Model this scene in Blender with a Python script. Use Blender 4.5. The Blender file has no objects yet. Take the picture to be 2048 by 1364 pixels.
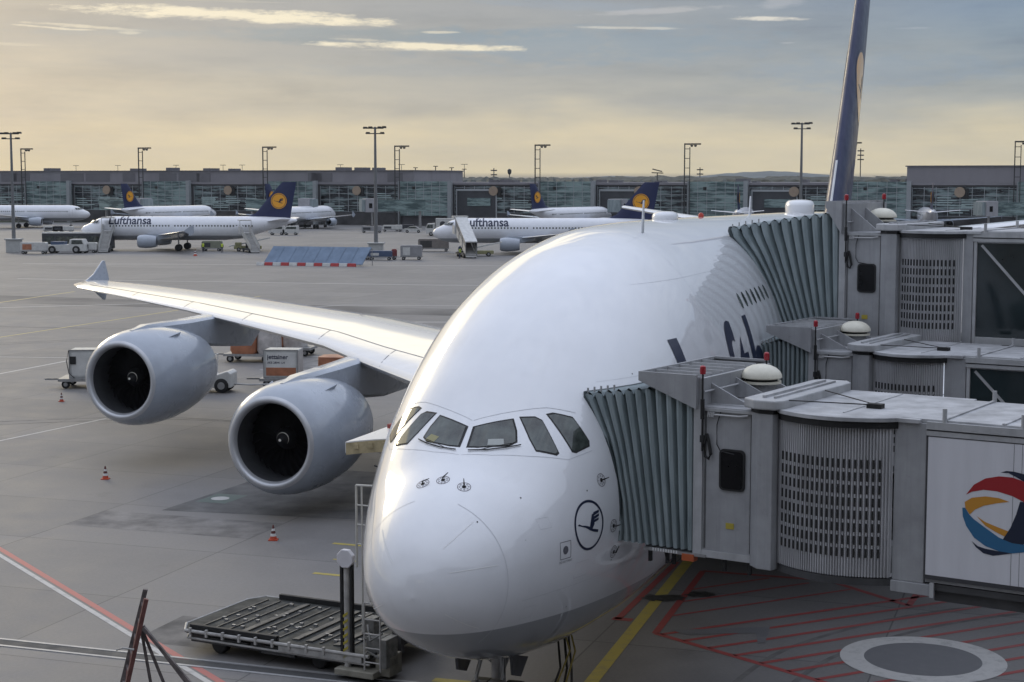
import bpy, bmesh, math, random
from mathutils import Vector, Matrix
random.seed(7)
PI=math.pi
sc=bpy.context.scene
COL=sc.collection
R=math.radians
# ------------------------------------------------------------------ materials
def nodes(name):
    m=bpy.data.materials.new(name); m.use_nodes=True
    nt=m.node_tree; b=nt.nodes['Principled BSDF']
    return m,nt,b
def N(nt,t,**k):
    n=nt.nodes.new(t)
    for a,v in k.items(): setattr(n,a,v)
    return n
def setin(n,**k):
    for a,v in k.items(): n.inputs[a.replace('_',' ')].default_value=v
def noise(nt,scale,detail=5,rough=.55,vec=None,stretch=None,coord='Object'):
    tc=N(nt,'ShaderNodeTexCoord'); src=tc.outputs[coord]
    if vec: src=vec
    if stretch:
        mp=N(nt,'ShaderNodeMapping'); mp.inputs['Scale'].default_value=stretch
        nt.links.new(src,mp.inputs['Vector']); src=mp.outputs['Vector']
    n=N(nt,'ShaderNodeTexNoise'); n.inputs['Scale'].default_value=scale
    n.inputs['Detail'].default_value=detail; n.inputs['Roughness'].default_value=rough
    nt.links.new(src,n.inputs['Vector'])
    return n.outputs['Fac']
def ramp(nt,fac,stops,interp='LINEAR'):
    r=N(nt,'ShaderNodeValToRGB'); r.color_ramp.interpolation=interp
    el=r.color_ramp.elements
    while len(el)>len(stops): el.remove(el[-1])
    while len(el)<len(stops): el.new(1)
    for e,(p,c) in zip(el,stops):
        e.position=p; e.color=(c[0],c[1],c[2],1) if isinstance(c,(tuple,list)) else (c,c,c,1)
    nt.links.new(fac,r.inputs['Fac']); return r.outputs['Color']
def mixc(nt,f,a,b,mode='MIX'):
    m=N(nt,'ShaderNodeMix'); m.data_type='RGBA'; m.blend_type=mode
    for s,i in ((f,0),(a,6),(b,7)):
        if isinstance(s,(int,float)): m.inputs[i].default_value=s
        elif isinstance(s,(tuple,list)): m.inputs[i].default_value=(s[0],s[1],s[2],1)
        else: nt.links.new(s,m.inputs[i])
    return m.outputs[2]
def mth(nt,op,a,b=None,clamp=False):
    m=N(nt,'ShaderNodeMath',operation=op); m.use_clamp=clamp
    for s,i in ((a,0),(b,1)):
        if s is None: continue
        if isinstance(s,(int,float)): m.inputs[i].default_value=s
        else: nt.links.new(s,m.inputs[i])
    return m.outputs[0]
def bump(nt,b,h,strength=.2,dist=.02):
    n=N(nt,'ShaderNodeBump'); n.inputs['Strength'].default_value=strength; n.inputs['Distance'].default_value=dist
    nt.links.new(h,n.inputs['Height']); nt.links.new(n.outputs['Normal'],b.inputs['Normal'])
MC={}
def M(name,col,rough=.5,metal=0,dirt=.15,scale=1.5,coat=0,spec=.5,bmp=0,stretch=None,emit=0,streak=0):
    if name in MC: return MC[name]
    m,nt,b=nodes(name)
    if dirt:
        f=noise(nt,scale,6,.6,stretch=stretch)
        c=ramp(nt,f,[(.3,[v*(1-dirt) for v in col]),(.68,[min(1,v*(1+dirt*.3)) for v in col])])
        if streak:
            f2=noise(nt,1.0,5,.65,stretch=(7,7,.35)); c=mixc(nt,mth(nt,'MULTIPLY',ramp(nt,f2,[(.5,0),(.75,1)]),streak),c,[v*.45 for v in col])
            f3=noise(nt,5,6,.7); c=mixc(nt,mth(nt,'MULTIPLY',ramp(nt,f3,[(.62,0),(.75,1)]),streak*.8),c,(.13,.11,.09))
        nt.links.new(c,b.inputs['Base Color'])
        r=ramp(nt,f,[(.3,min(1,rough*1.25)),(.7,rough*.85)]); nt.links.new(r,b.inputs['Roughness'])
        if bmp: bump(nt,b,f,bmp,.02)
    else:
        b.inputs['Base Color'].default_value=(*col,1); b.inputs['Roughness'].default_value=rough
    b.inputs['Metallic'].default_value=metal; b.inputs['Coat Weight'].default_value=coat
    b.inputs['Coat Roughness'].default_value=.08
    b.inputs['Specular IOR Level'].default_value=spec
    if emit:
        b.inputs['Emission Color'].default_value=(*col,1); b.inputs['Emission Strength'].default_value=emit
    MC[name]=m; return m
# ------------------------------------------------------------------ mesh builder
class MB:
    def __init__(s): s.v=[]; s.f=[]; s.m=[]; s.mi=0
    def add(s,vs,fs):
        o=len(s.v); s.v+=[tuple(p) for p in vs]; s.f+=[tuple(i+o for i in f) for f in fs]; s.m+=[s.mi]*len(fs); return s
    def box(s,x0,x1,y0,y1,z0,z1):
        return s.add([(x,y,z) for x in (x0,x1) for y in (y0,y1) for z in (z0,z1)],
                     [(0,1,3,2),(4,6,7,5),(0,4,5,1),(2,3,7,6),(0,2,6,4),(1,5,7,3)])
    def prism(s,poly,a,b,axis='z'):
        n=len(poly)
        def P(p,h): return {'z':(p[0],p[1],h),'y':(p[0],h,p[1]),'x':(h,p[0],p[1])}[axis]
        vs=[P(p,a) for p in poly]+[P(p,b) for p in poly]
        return s.add(vs,[tuple(range(n))[::-1],tuple(range(n,2*n))]+[(i,(i+1)%n,n+(i+1)%n,n+i) for i in range(n)])
    def loft(s,rings,closed=True,cap=True):
        n=len(rings[0]); vs=[p for r in rings for p in r]; fs=[]
        for k in range(len(rings)-1):
            for i in range(n if closed else n-1):
                j=(i+1)%n; fs.append((k*n+i,k*n+j,(k+1)*n+j,(k+1)*n+i))
        if cap and closed:
            fs.append(tuple(range(n))[::-1]); fs.append(tuple((len(rings)-1)*n+i for i in range(n)))
        return s.add(vs,fs)
    def lathe(s,prof,c=(0,0,0),axis='x',n=32,cap=False):
        rings=[]
        for (a,r) in prof:
            ring=[]
            for i in range(n):
                t=2*PI*i/n; p,q=r*math.cos(t),r*math.sin(t)
                ring.append({'x':(c[0]+a,c[1]+p,c[2]+q),'z':(c[0]+p,c[1]+q,c[2]+a),'y':(c[0]+p,c[1]+a,c[2]+q)}[axis])
            rings.append(ring)
        return s.loft(rings,True,cap)
    def tube(s,pts,r,n=8):
        pts=[Vector(p) for p in pts]; rings=[]
        for i,p in enumerate(pts):
            d=(pts[min(i+1,len(pts)-1)]-pts[max(i-1,0)]).normalized()
            u=d.cross(Vector((0,0,1)))
            if u.length<.05: u=d.cross(Vector((1,0,0)))
            u.normalize(); w=d.cross(u)
            rr=r[i] if isinstance(r,(list,tuple)) else r
            rings.append([tuple(p+u*rr*math.cos(2*PI*k/n)+w*rr*math.sin(2*PI*k/n)) for k in range(n)])
        return s.loft(rings)
    def bar(s,a,b,w,h=None):
        h=h or w; a=Vector(a); b=Vector(b); d=(b-a).normalized(); u=d.cross(Vector((0,0,1)))
        if u.length<.02: u=Vector((0,1,0))
        u.normalize(); t=d.cross(u)
        return s.loft([[tuple(p+u*(i*w/2)+t*(j*h/2)) for i,j in ((-1,-1),(1,-1),(1,1),(-1,1))] for p in (a,b)])
    def wheel(s,x,y,z,r,w):
        return s.lathe([(-w/2,r*.4),(-w/2,r*.85),(-w*.35,r),(w*.35,r),(w/2,r*.85),(w/2,r*.4)],(x,y,z),'y',18,True)
    def build(s,name,mat,parent=None,smooth=None,bevel=0,loc=None):
        me=bpy.data.meshes.new(name); me.from_pydata(s.v,[],s.f)
        mats=mat if isinstance(mat,(list,tuple)) else [mat]
        for q in mats: me.materials.append(q)
        if len(mats)>1: me.polygons.foreach_set('material_index',s.m)
        bm=bmesh.new(); bm.from_mesh(me); bmesh.ops.recalc_face_normals(bm,faces=bm.faces); bm.to_mesh(me); bm.free()
        if smooth:
            me.polygons.foreach_set('use_smooth',[True]*len(me.polygons)); me.set_sharp_from_angle(angle=R(smooth))
        o=bpy.data.objects.new(name,me); COL.objects.link(o)
        if parent: o.parent=parent
        if loc: o.location=loc
        if bevel:
            b=o.modifiers.new('b','BEVEL'); b.width=bevel; b.segments=2; b.limit_method='ANGLE'
        return o
def thing(name,label,cat,loc=(0,0,0),rz=0,group=None,scale=1):
    o=bpy.data.objects.new(name,None); COL.objects.link(o)
    o.location=loc; o.rotation_euler=(0,0,rz); o.scale=(scale,)*3
    o['label']=label; o['category']=cat
    if group: o['group']=group
    return o
def tag(o,label,cat,group=None):
    o['label']=label; o['category']=cat
    if group: o['group']=group
    return o
def kind(o,k='structure'): o['kind']=k; return o
def kids(o): return [c for c in bpy.data.objects if c.parent==o]
def dup(o,parent=None,loc=None,rz=None,label=None,scale=None):
    c=o.copy(); COL.objects.link(c); c.parent=parent
    if loc is not None: c.location=loc
    if rz is not None: c.rotation_euler=(0,0,rz)
    if scale: c.scale=(scale,)*3
    if label: c['label']=label
    for k in kids(o): dup(k,c)
    return c
def textmesh(s,size,bold=0.0,spacing=1.0):
    cu=bpy.data.curves.new('t','FONT'); cu.body=s; cu.size=size; cu.offset=bold; cu.space_character=spacing; cu.resolution_u=4; cu.fill_mode='BOTH'
    o=bpy.data.objects.new('t',cu); COL.objects.link(o)
    dg=bpy.context.evaluated_depsgraph_get(); dg.update()
    me=bpy.data.meshes.new_from_object(o.evaluated_get(dg))
    bpy.data.objects.remove(o); bpy.data.curves.remove(cu)
    vs=[tuple(v.co) for v in me.vertices]; fs=[tuple(p.vertices) for p in me.polygons]
    bpy.data.meshes.remove(me); return vs,fs
def fine(vs,fs,maxlen):
    bm=bmesh.new(); vv=[bm.verts.new(v) for v in vs]
    for f in fs:
        try: bm.faces.new([vv[i] for i in f])
        except ValueError: pass
    bmesh.ops.triangulate(bm,faces=bm.faces)
    for _ in range(7):
        es=[e for e in bm.edges if e.calc_length()>maxlen]
        if not es: break
        bmesh.ops.subdivide_edges(bm,edges=es,cuts=1); bmesh.ops.triangulate(bm,faces=bm.faces)
    bm.verts.index_update()
    v=[tuple(q.co) for q in bm.verts]; f=[tuple(q.index for q in p.verts) for p in bm.faces]
    bm.free(); return v,f
def poly2(poly): return [(p[0],p[1],0) for p in poly],[tuple(range(len(poly)))]
def ring2(r0,r1,n=48,sx=1,a0=0,a1=2*PI):
    vs=[];fs=[]
    for i in range(n+1):
        t=a0+(a1-a0)*i/n
        vs+=[(r0*math.cos(t)*sx,r0*math.sin(t),0),(r1*math.cos(t)*sx,r1*math.sin(t),0)]
    for i in range(n): fs.append((2*i,2*i+1,2*i+3,2*i+2))
    return vs,fs
CRANE=[[(-.87,.03),(-.75,.07),(-.55,.0),(-.3,-.03),(0,-.1),(.12,.1),(.22,.28),(.34,.30),(.36,-.05),(.2,-.19),(.65,-.27),(.62,-.36),(.3,-.3),(0,-.22),(-.3,-.1),(-.7,0)],
 [(.34,.34),(.77,.37),(.76,.29),(.34,.22)],[(.35,.2),(.76,.25),(.74,.17),(.35,.1)],[(.35,.09),(.72,.12),(.68,.04),(.35,0)]]
# ------------------------------------------------------------------ camera
cam=bpy.data.cameras.new('camera'); co=bpy.data.objects.new('camera',cam); COL.objects.link(co)
co.location=(0,0,12.05); co.rotation_euler=(PI/2-math.atan((682-357.8)/3300),0,0)
cam.sensor_width=36; cam.lens=3300/2048*36; cam.clip_end=60000; cam.clip_start=.5
sc.camera=co
# ------------------------------------------------------------------ world
SUN_EL,SUN_AZ=17,-30   # degrees; azimuth from +Y, negative = towards -X
w=bpy.data.worlds.new("World"); sc.world=w; w.use_nodes=True
nt=w.node_tree; nt.nodes.clear()
out=N(nt,'ShaderNodeOutputWorld'); bg1=N(nt,'ShaderNodeBackground'); bg2=N(nt,'ShaderNodeBackground'); mx=N(nt,'ShaderNodeMixShader')
sky=N(nt,'ShaderNodeTexSky'); sky.sky_type='NISHITA'; sky.sun_disc=False; sky.sun_elevation=R(SUN_EL); sky.sun_rotation=R(SUN_AZ); sky.dust_density=2
nt.links.new(sky.outputs[0],bg1.inputs[0]); bg1.inputs[1].default_value=.12
tc=N(nt,'ShaderNodeTexCoord'); sp=N(nt,'ShaderNodeSeparateXYZ'); nt.links.new(tc.outputs['Generated'],sp.inputs[0])
X_,Y_,Z_=sp.outputs
wz=noise(nt,6,4,.6,vec=tc.outputs['Generated'],stretch=(1,1,5),coord='Generated')
zz=mth(nt,'ADD',Z_,mth(nt,'MULTIPLY',mth(nt,'SUBTRACT',wz,.5),.05))
# warm side: left of view and horizon; t = azimuth-ish
az=mth(nt,'ARCTAN2',X_,Y_)                       # 0 = view axis, + = right
azn=mth(nt,'ADD',mth(nt,'MULTIPLY',az,1.45),.5,True)
warm=ramp(nt,zz,[(0,(.93,.77,.42)),(.02,(.84,.71,.44)),(.045,(.60,.54,.42)),(.075,(.50,.455,.375)),(.11,(.46,.415,.35)),(.2,(.50,.50,.50)),(.38,(.66,.70,.80)),(.65,(.98,1.07,1.30)),(1,(1.16,1.27,1.54))])
cool=ramp(nt,zz,[(0,(.86,.74,.45)),(.02,(.71,.63,.44)),(.045,(.37,.40,.40)),(.075,(.225,.30,.38)),(.11,(.17,.255,.38)),(.2,(.32,.38,.48)),(.38,(.58,.64,.76)),(.65,(.96,1.06,1.30)),(1,(1.16,1.27,1.54))])
base=mixc(nt,azn,warm,cool)
mot=noise(nt,9,7,.62,vec=tc.outputs['Generated'],stretch=(1,1,6),coord='Generated')
base=mixc(nt,ramp(nt,Z_,[(0,.25),(.06,.8),(.3,.8)]),base,ramp(nt,mot,[(.34,(.78,.80,.84)),(.5,(1,1,1)),(.66,(1.16,1.13,1.08))]),'MULTIPLY')
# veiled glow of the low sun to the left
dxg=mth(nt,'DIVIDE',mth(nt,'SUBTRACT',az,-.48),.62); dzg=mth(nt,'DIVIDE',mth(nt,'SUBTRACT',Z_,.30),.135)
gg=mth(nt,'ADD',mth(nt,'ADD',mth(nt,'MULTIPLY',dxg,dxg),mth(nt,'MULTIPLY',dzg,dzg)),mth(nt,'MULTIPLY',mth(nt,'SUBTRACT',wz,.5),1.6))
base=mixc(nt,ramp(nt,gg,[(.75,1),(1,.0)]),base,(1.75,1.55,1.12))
# soft grey-blue banks
bk=noise(nt,3.2,5,.55,vec=tc.outputs['Generated'],stretch=(1,1,9),coord='Generated')
bank=ramp(nt,bk,[(.46,0),(.62,1)])
bankm=mth(nt,'MULTIPLY',mth(nt,'MULTIPLY',bank,ramp(nt,Z_,[(.035,0),(.07,1),(.16,1),(.4,.3)])),.32)
base=mixc(nt,bankm,base,(.36,.39,.42))
# thin bright streaks
st=noise(nt,2.6,7,.62,vec=tc.outputs['Generated'],stretch=(1.6,1.6,42),coord='Generated')
streak=ramp(nt,st,[(.60,0),(.68,1)])
sm=mth(nt,'MULTIPLY',streak,ramp(nt,Z_,[(.055,0),(.075,1),(.15,1),(.3,.2)]))
base=mixc(nt,mth(nt,'MULTIPLY',sm,.3),base,(.88,.80,.62))
# the large individual cloud bars seen over the apron (direction-space ellipses with ragged edges)
rag=noise(nt,42,8,.72,vec=tc.outputs['Generated'],stretch=(1,1,5),coord='Generated')
def bar_cloud(base,a0,z0,ha,hz,col,amt,slope=0):
    dx=mth(nt,'DIVIDE',mth(nt,'SUBTRACT',az,a0),ha)
    zc=mth(nt,'SUBTRACT',mth(nt,'SUBTRACT',Z_,z0),mth(nt,'MULTIPLY',mth(nt,'SUBTRACT',az,a0),slope))
    dz=mth(nt,'DIVIDE',zc,hz)
    d=mth(nt,'ADD',mth(nt,'MULTIPLY',dx,dx),mth(nt,'MULTIPLY',dz,dz))
    d=mth(nt,'ADD',d,mth(nt,'MULTIPLY',mth(nt,'SUBTRACT',rag,.5),3.6))
    f=ramp(nt,d,[(.15,1),(.95,0)])
    return mixc(nt,mth(nt,'MULTIPLY',f,amt),base,col)
CL=(.93,.84,.64)
def A_(u): return math.atan((u-1024)/3300)
def Zs(v): return math.sin(math.atan((357.8-v)/3300))
for (u,v,hu,hv,amt,sl,col) in [(760,78,420,20,.6,.0,(.24,.31,.36)),(1180,95,420,45,.55,0,(.24,.33,.42)),(470,40,330,15,.95,-.03,CL),(640,50,190,9,.8,-.03,CL),(180,68,120,4,.5,-.05,CL),
      (850,98,220,8.5,.95,-.02,CL),(1530,47,95,5,.8,-.02,(.85,.8,.7)),(1250,62,110,3.5,.5,-.02,(.8,.76,.66)),(270,78,26,4,.6,0,CL),(1560,15,50,15,.35,.1,(.6,.6,.62)),(150,175,260,14,.3,0,(.60,.53,.42)),(330,78,330,10,.4,0,(.36,.40,.42)),(900,145,420,14,.3,.0,(.33,.38,.42)),(1750,150,300,40,.35,.0,(.22,.32,.45)),(1560,205,420,12,.25,0,(.36,.38,.40)),(1130,18,200,12,.45,-.05,(.30,.37,.46)),(1300,30,160,7,.4,.05,(.62,.60,.60)),(90,70,60,2.5,.6,-.05,CL),(170,74,50,2,.5,0,CL),(880,70,40,3,.5,0,CL),(720,85,60,4,.5,-.04,CL),(1570,94,20,2.5,.3,0,(.7,.7,.7)),(1820,70,40,2.5,.25,0,(.6,.62,.66))]:
    base=bar_cloud(base,A_(u),Zs(v),hu/3300,hv/3300,col,amt,sl)
# below the horizon: dull ground tone
# added grey-blue cloud, unseen behind the viewpoint, dims light on camera-facing surfaces
rear=ramp(nt,mth(nt,'MULTIPLY',mth(nt,'ADD',Y_,1),.5),[(.38,1),(.60,0)]); rear2=mth(nt,'MULTIPLY',rear,ramp(nt,Z_,[(.55,1),(.85,0)]))
base=mixc(nt,mth(nt,'MULTIPLY',rear2,.9),base,mixc(nt,ramp(nt,bk,[(.35,0),(.65,1)]),(.36,.39,.46),(.56,.61,.70)))
base=mixc(nt,ramp(nt,Z_,[(0,1),(.0015,0)]),base,(.20,.19,.17))
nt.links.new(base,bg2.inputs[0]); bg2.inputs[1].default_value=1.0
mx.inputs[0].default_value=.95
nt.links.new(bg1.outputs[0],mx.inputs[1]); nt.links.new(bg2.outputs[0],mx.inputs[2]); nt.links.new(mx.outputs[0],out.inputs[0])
sl=bpy.data.lights.new('sun','SUN'); sl.energy=.6; sl.angle=R(14); sl.color=(1,.86,.62)
so=bpy.data.objects.new('sun',sl); COL.objects.link(so)
dv=Vector((math.sin(R(SUN_AZ))*math.cos(R(SUN_EL)),math.cos(R(SUN_AZ))*math.cos(R(SUN_EL)),math.sin(R(SUN_EL))))
so.rotation_euler=dv.to_track_quat('Z','Y').to_euler(); so.location=(-40,20,60)
sc.view_settings.view_transform='Standard'; sc.view_settings.look='None'; sc.view_settings.gamma=1; sc.view_settings.exposure=0
# ------------------------------------------------------------------ aircraft frame
AL=.3277; CA,SA=math.cos(AL),math.sin(AL); N1,N2=-1.87,30.4
def a2w(X,Y,Z): return (N1+X*SA-Y*CA,N2+X*CA+Y*SA,Z)
def w2a(x,y): x-=N1; y-=N2; return (x*SA+y*CA,-x*CA+y*SA)
RZ=math.atan2(CA,SA)
# ------------------------------------------------------------------ ground
def ground():
    m,nt,b=nodes('apron_concrete')
    tc=N(nt,'ShaderNodeTexCoord'); sp=N(nt,'ShaderNodeSeparateXYZ'); nt.links.new(tc.outputs['Object'],sp.inputs[0])
    x,y,_=sp.outputs
    def joint(c,per,off,wd):
        a=mth(nt,'ADD',c,1000*per-off); a=mth(nt,'DIVIDE',a,per); fr=mth(nt,'FRACT',a)
        d=mth(nt,'ABSOLUTE',mth(nt,'SUBTRACT',fr,.5)); d=mth(nt,'SUBTRACT',.5,d)
        return mth(nt,'LESS_THAN',d,wd/per)
    j=mth(nt,'MAXIMUM',joint(x,6.0,.5,.022),joint(y,7.2,.0,.022))
    # cell id tint
    cx=mth(nt,'FLOOR',mth(nt,'DIVIDE',mth(nt,'SUBTRACT',x,.5),6.0)); cy=mth(nt,'FLOOR',mth(nt,'DIVIDE',y,7.2))
    cb=N(nt,'ShaderNodeCombineXYZ'); nt.links.new(cx,cb.inputs[0]); nt.links.new(cy,cb.inputs[1])
    wn=N(nt,'ShaderNodeTexWhiteNoise'); nt.links.new(cb.outputs[0],wn.inputs[0])
    big=noise(nt,.045,5,.6); mid=noise(nt,.5,7,.65); finen=noise(nt,9,6,.7)
    streak=noise(nt,.10,6,.6,stretch=(1,.12,1)); 
    c=ramp(nt,big,[(.3,(.125,.118,.114)),(.72,(.190,.179,.172))])
    c=mixc(nt,.35,c,ramp(nt,mid,[(.3,(.085,.08,.077)),(.7,(.24,.23,.22))]))
    c=mixc(nt,mth(nt,'MULTIPLY',ramp(nt,streak,[(.52,0),(.66,1)]),.35),c,(.10,.094,.09))
    c=mixc(nt,.24,c,ramp(nt,wn.outputs[0],[(0,(.09,.09,.09)),(1,(.24,.23,.22))]))
    c=mixc(nt,.12,c,ramp(nt,finen,[(.3,(.06,.06,.06)),(.7,(.32,.31,.30))]))
    # oil and tyre stains with their own shapes
    sp2=noise(nt,.22,8,.7); c=mixc(nt,mth(nt,'MULTIPLY',ramp(nt,sp2,[(.63,0),(.74,1)]),.5),c,(.05,.048,.045))
    c=mixc(nt,mth(nt,'MULTIPLY',j,.75),c,(.05,.05,.048))
    nt.links.new(c,b.inputs['Base Color'])
    nt.links.new(ramp(nt,mid,[(.3,.52),(.7,.72)]),b.inputs['Roughness'])
    h=mth(nt,'SUBTRACT',mth(nt,'MULTIPLY',finen,.3),j); bump(nt,b,h,.25,.01)
    mb=MB(); r=14000
    mb.add([(-r,-r,0),(r,-r,0),(r,r,0),(-r,r,0)],[(0,1,2,3)])
    o=mb.build('ground',m); o.location=a2w(0,0,0); o.rotation_euler=(0,0,RZ); kind(o)
ground()
def sheet(name,polys,mat,z=.004):
    mb=MB()
    for p in polys: mb.add([(a,b,0) for a,b in p],[tuple(range(len(p)))])
    o=mb.build(name,mat); o.location=(0,0,z); kind(o); return o
def line(a,b,w):
    a=Vector(a);b=Vector(b);d=(b-a).normalized();n=Vector((-d.y,d.x))*w/2
    return [tuple(a+n),tuple(b+n),tuple(b-n),tuple(a-n)]
def worn(name,col,thr=(.35,.5)):
    m,nt,b=nodes(name); f=noise(nt,2.5,8,.75)
    nt.links.new(ramp(nt,f,[(thr[0],[.55*v+.07 for v in col]),(thr[1],col)]),b.inputs['Base Color']); b.inputs['Roughness'].default_value=.6; return m
Yl=worn('paint_yellow',(.40,.32,.06)); Rd=worn('paint_red',(.27,.045,.04),(.30,.45)); Wt=worn('paint_white',(.46,.45,.43)); Gy=worn('paint_grey',(.12,.12,.125)); Gn=worn('paint_green',(.085,.115,.10)); Dk=M('dark_asphalt',(.075,.072,.07),.8,dirt=.3,scale=.6)
YlF=worn('paint_yellow_faded',(.40,.33,.14)); RdB=worn('paint_red_bright',(.42,.13,.11),(.3,.5))
sheet('lead_in_marking',[line((1.0,35.6),(5.6,51.4),.34),line((5.6,51.4),(10.5,66),.34)],Yl)
sheet('yellow_stop_marking',[line((-6.1,49.75),(-4.9,49.3),.2),line((-5.95,53.9),(-4.6,53.4),.2),line((-1.9,38.9),(-.6,38.5),.3),line((-5.7,51.6),(-4.9,51.3),.12)],Yl,.005)
hb=[((3.82,42.99),(5.9,50.0)),((3.82,42.99),(8.6,37.4)),((9.53,48.78),(5.9,50.0)),((9.53,48.78),(11.25,45.85)),((11.25,45.85),(12.3,48.3)),((2.9,44.4),(5.2,51.2))]
polys=[line(a,b,.2) for a,b in hb]+[line((2.77,44.5),(3.3,44.3),.3)]
dx,dy=.892,.452
def clipseg(px,py):
    # hatch line from the boundary (3.82,42.99)-(8.6,37.4) going up-right
    return line((px,py),(px+dx*14,py+dy*14),.16)
for t in (0.02,.13,.25,.37,.49,.61,.73,.85,.97,1.09,1.2):
    px=3.82+(8.6-3.82)*t; py=42.99+(37.4-42.99)*t
    polys.append(clipseg(px+.05,py))
for a,b in [((4.46,44.77),(9.99,47.71)),((4.9,46.3),(8.9,48.5)),((5.3,47.7),(7.8,49.1))]: polys.append(line(a,b,.11))
sheet('red_hatched_marking',polys,Rd,.006)
sheet('grey_repainted_marking',[[(4.24,43.3),(6.97,43.6),(6.61,42.1),(6.4,42.0),(6.5,43.0),(4.61,42.87)]],Gy,.009)
v,f=ring2(1.45,2.05,64); mb=MB(); mb.add(v,f); kind(mb.build('white_ring_marking',Wt,loc=(10.35,40.6,.012)))
mb=MB(); v,f=ring2(0.01,1.45,48); mb.add(v,f); kind(mb.build('grey_disc_marking',Gy,loc=(10.35,40.6,.010)))
sheet('red_white_line_marking',[line((-18.2,55.2),(-7.0,38.7),.2),line((-7.0,38.7),(-3.6,33.7),.2)],RdB,.004)
sheet('white_line_marking',[line((-18.45,55.05),(-7.2,38.55),.16),line((-7.2,38.55),(-3.8,33.5),.16),line((-26,70.2),(-20.5,82.6),.16),line((-36,88),(-29.6,109.1),.22),line((-60,150),(-30,162),.3),line((-9,139),(-3,139),.4),
   line((-38,112),(-22,110),.18),line((-24,128),(-14,126),.3),line((-14,112),(-6,110),.2),line((-16,104),(-8,101.5),.2),line((-60,200),(-10,188),.4),line((-10,188),(30,184),.4),line((-70,236),(60,224),.4),line((-25,150),(-16,158),.25),line((-16,158),(-5,157),.25)],Wt,.005)
sheet('yellow_taxi_marking',[line((-46,104),(-31.1,150.8),.3),line((-31.1,150.8),(-26,170),.3),line((-58,122),(-47,177),.35)],YlF,.006)
sheet('dark_tyre_marking',[[(-80,172),(-20,150),(50,128),(50,134),(-20,158),(-80,182)]],M('rubbered_concrete',(.135,.128,.122),.7,dirt=.35,scale=.12),.0035)
sheet('asphalt_patch',[[(-12.8,59.4),(-9.2,68.5),(-3.0,66.3),(-4.5,57.5)]],M('patch_asphalt',(.12,.118,.115),.8,dirt=.3,scale=.8),.0045)
sheet('green_marking',[[(-11.9,61),(-10.7,60.6),(-10.1,62.2),(-11.3,62.6)]],Gn,.0085)
mb=MB(); v,f=ring2(.01,.35,20); mb.add(v,f); kind(mb.build('white_spot_marking',Wt,loc=(-11.05,61.6,.0125)))
# repaired slabs aligned with the joint grid, and tyre tracks
r8=random.Random(21)
def a2(X,Y): q=a2w(X,Y,0); return (q[0],q[1])
for k in range(26):
    i_=r8.randint(-1,26); j_=r8.randint(-6,7); X=.5+6*i_; Y=7.2*j_
    fx=r8.choice([(0,1),(0,1),(0,.5),(.35,.8)]); fy=r8.choice([(0,1),(0,1),(.2,.6)])
    tone=r8.uniform(.095,.20)
    p=[a2(X+6*fx[0]+.03,Y+7.2*fy[0]+.03),a2(X+6*fx[1]-.03,Y+7.2*fy[0]+.03),a2(X+6*fx[1]-.03,Y+7.2*fy[1]-.03),a2(X+6*fx[0]+.03,Y+7.2*fy[1]-.03)]
    sheet('concrete_patch',[p],M('repair_concrete_%d'%(k%5),(tone,tone*.955,tone*.925),.7,dirt=.45,scale=.9),.0030)
def track(pts,w_,mat,z):
    mb=MB(); rows=[]
    P_=[Vector(p) for p in pts]; Q=[]
    for i in range(len(P_)-1):
        for q in range(8):
            t=q/8; p0=P_[max(i-1,0)];p1=P_[i];p2=P_[i+1];p3=P_[min(i+2,len(P_)-1)]
            Q.append(.5*((2*p1)+(p2-p0)*t+(2*p0-5*p1+4*p2-p3)*t*t+(3*p1-p0-3*p2+p3)*t*t*t))
    Q.append(P_[-1])
    for i,p in enumerate(Q):
        d=(Q[min(i+1,len(Q)-1)]-Q[max(i-1,0)]).normalized(); n=Vector((-d.y,d.x))*w_/2; rows.append([(p.x+n.x,p.y+n.y,0),(p.x-n.x,p.y-n.y,0)])
    mb.loft(rows,closed=False,cap=False); o=mb.build('tyre_track_marking',mat,loc=(0,0,z)); kind(o)
TM=M('tyre_rubber_film',(.128,.122,.117),.7,dirt=.35,scale=1.2)
for k,pts in enumerate([[(-30,80),(-18,83),(-9,78),(-5,70)],[(5,38),(7.5,42),(12.5,45.5),(20,47)],[(-40,120),(-20,128),(4,124),(30,112)],[(-60,140),(-30,133),(0,138)]]):
    track(pts,.16,TM,.0032+.0002*k); track([(a+1.15*.9,b-.75) for a,b in pts],.16,TM,.0033+.0002*k)
mb=MB()
# cable trench with steel cover rails
d=Vector((CA,-SA,0)); n=Vector((SA,CA,0))
p0=Vector(a2w(7.4,24,0)); L=40
for off,wd,h in ((-.26,.10,.02),(.26,.10,.02)):
    a=p0+n*off; mb.loft([[tuple(q+n*wd*i+Vector((0,0,h*j))) for i,j in ((-.5,0),(.5,0),(.5,1),(-.5,1))] for q in (a,a+d*L)])
kind(mb.build('trench_rail_road_marking',M('steel_rail',(.42,.42,.42),.45,.4)))
a=p0; sheet('trench_road_marking',[line((a.x,a.y),(a.x+d.x*L,a.y+d.y*L),.38)],M('trench_dark',(.06,.06,.06),.7),.007)
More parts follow.
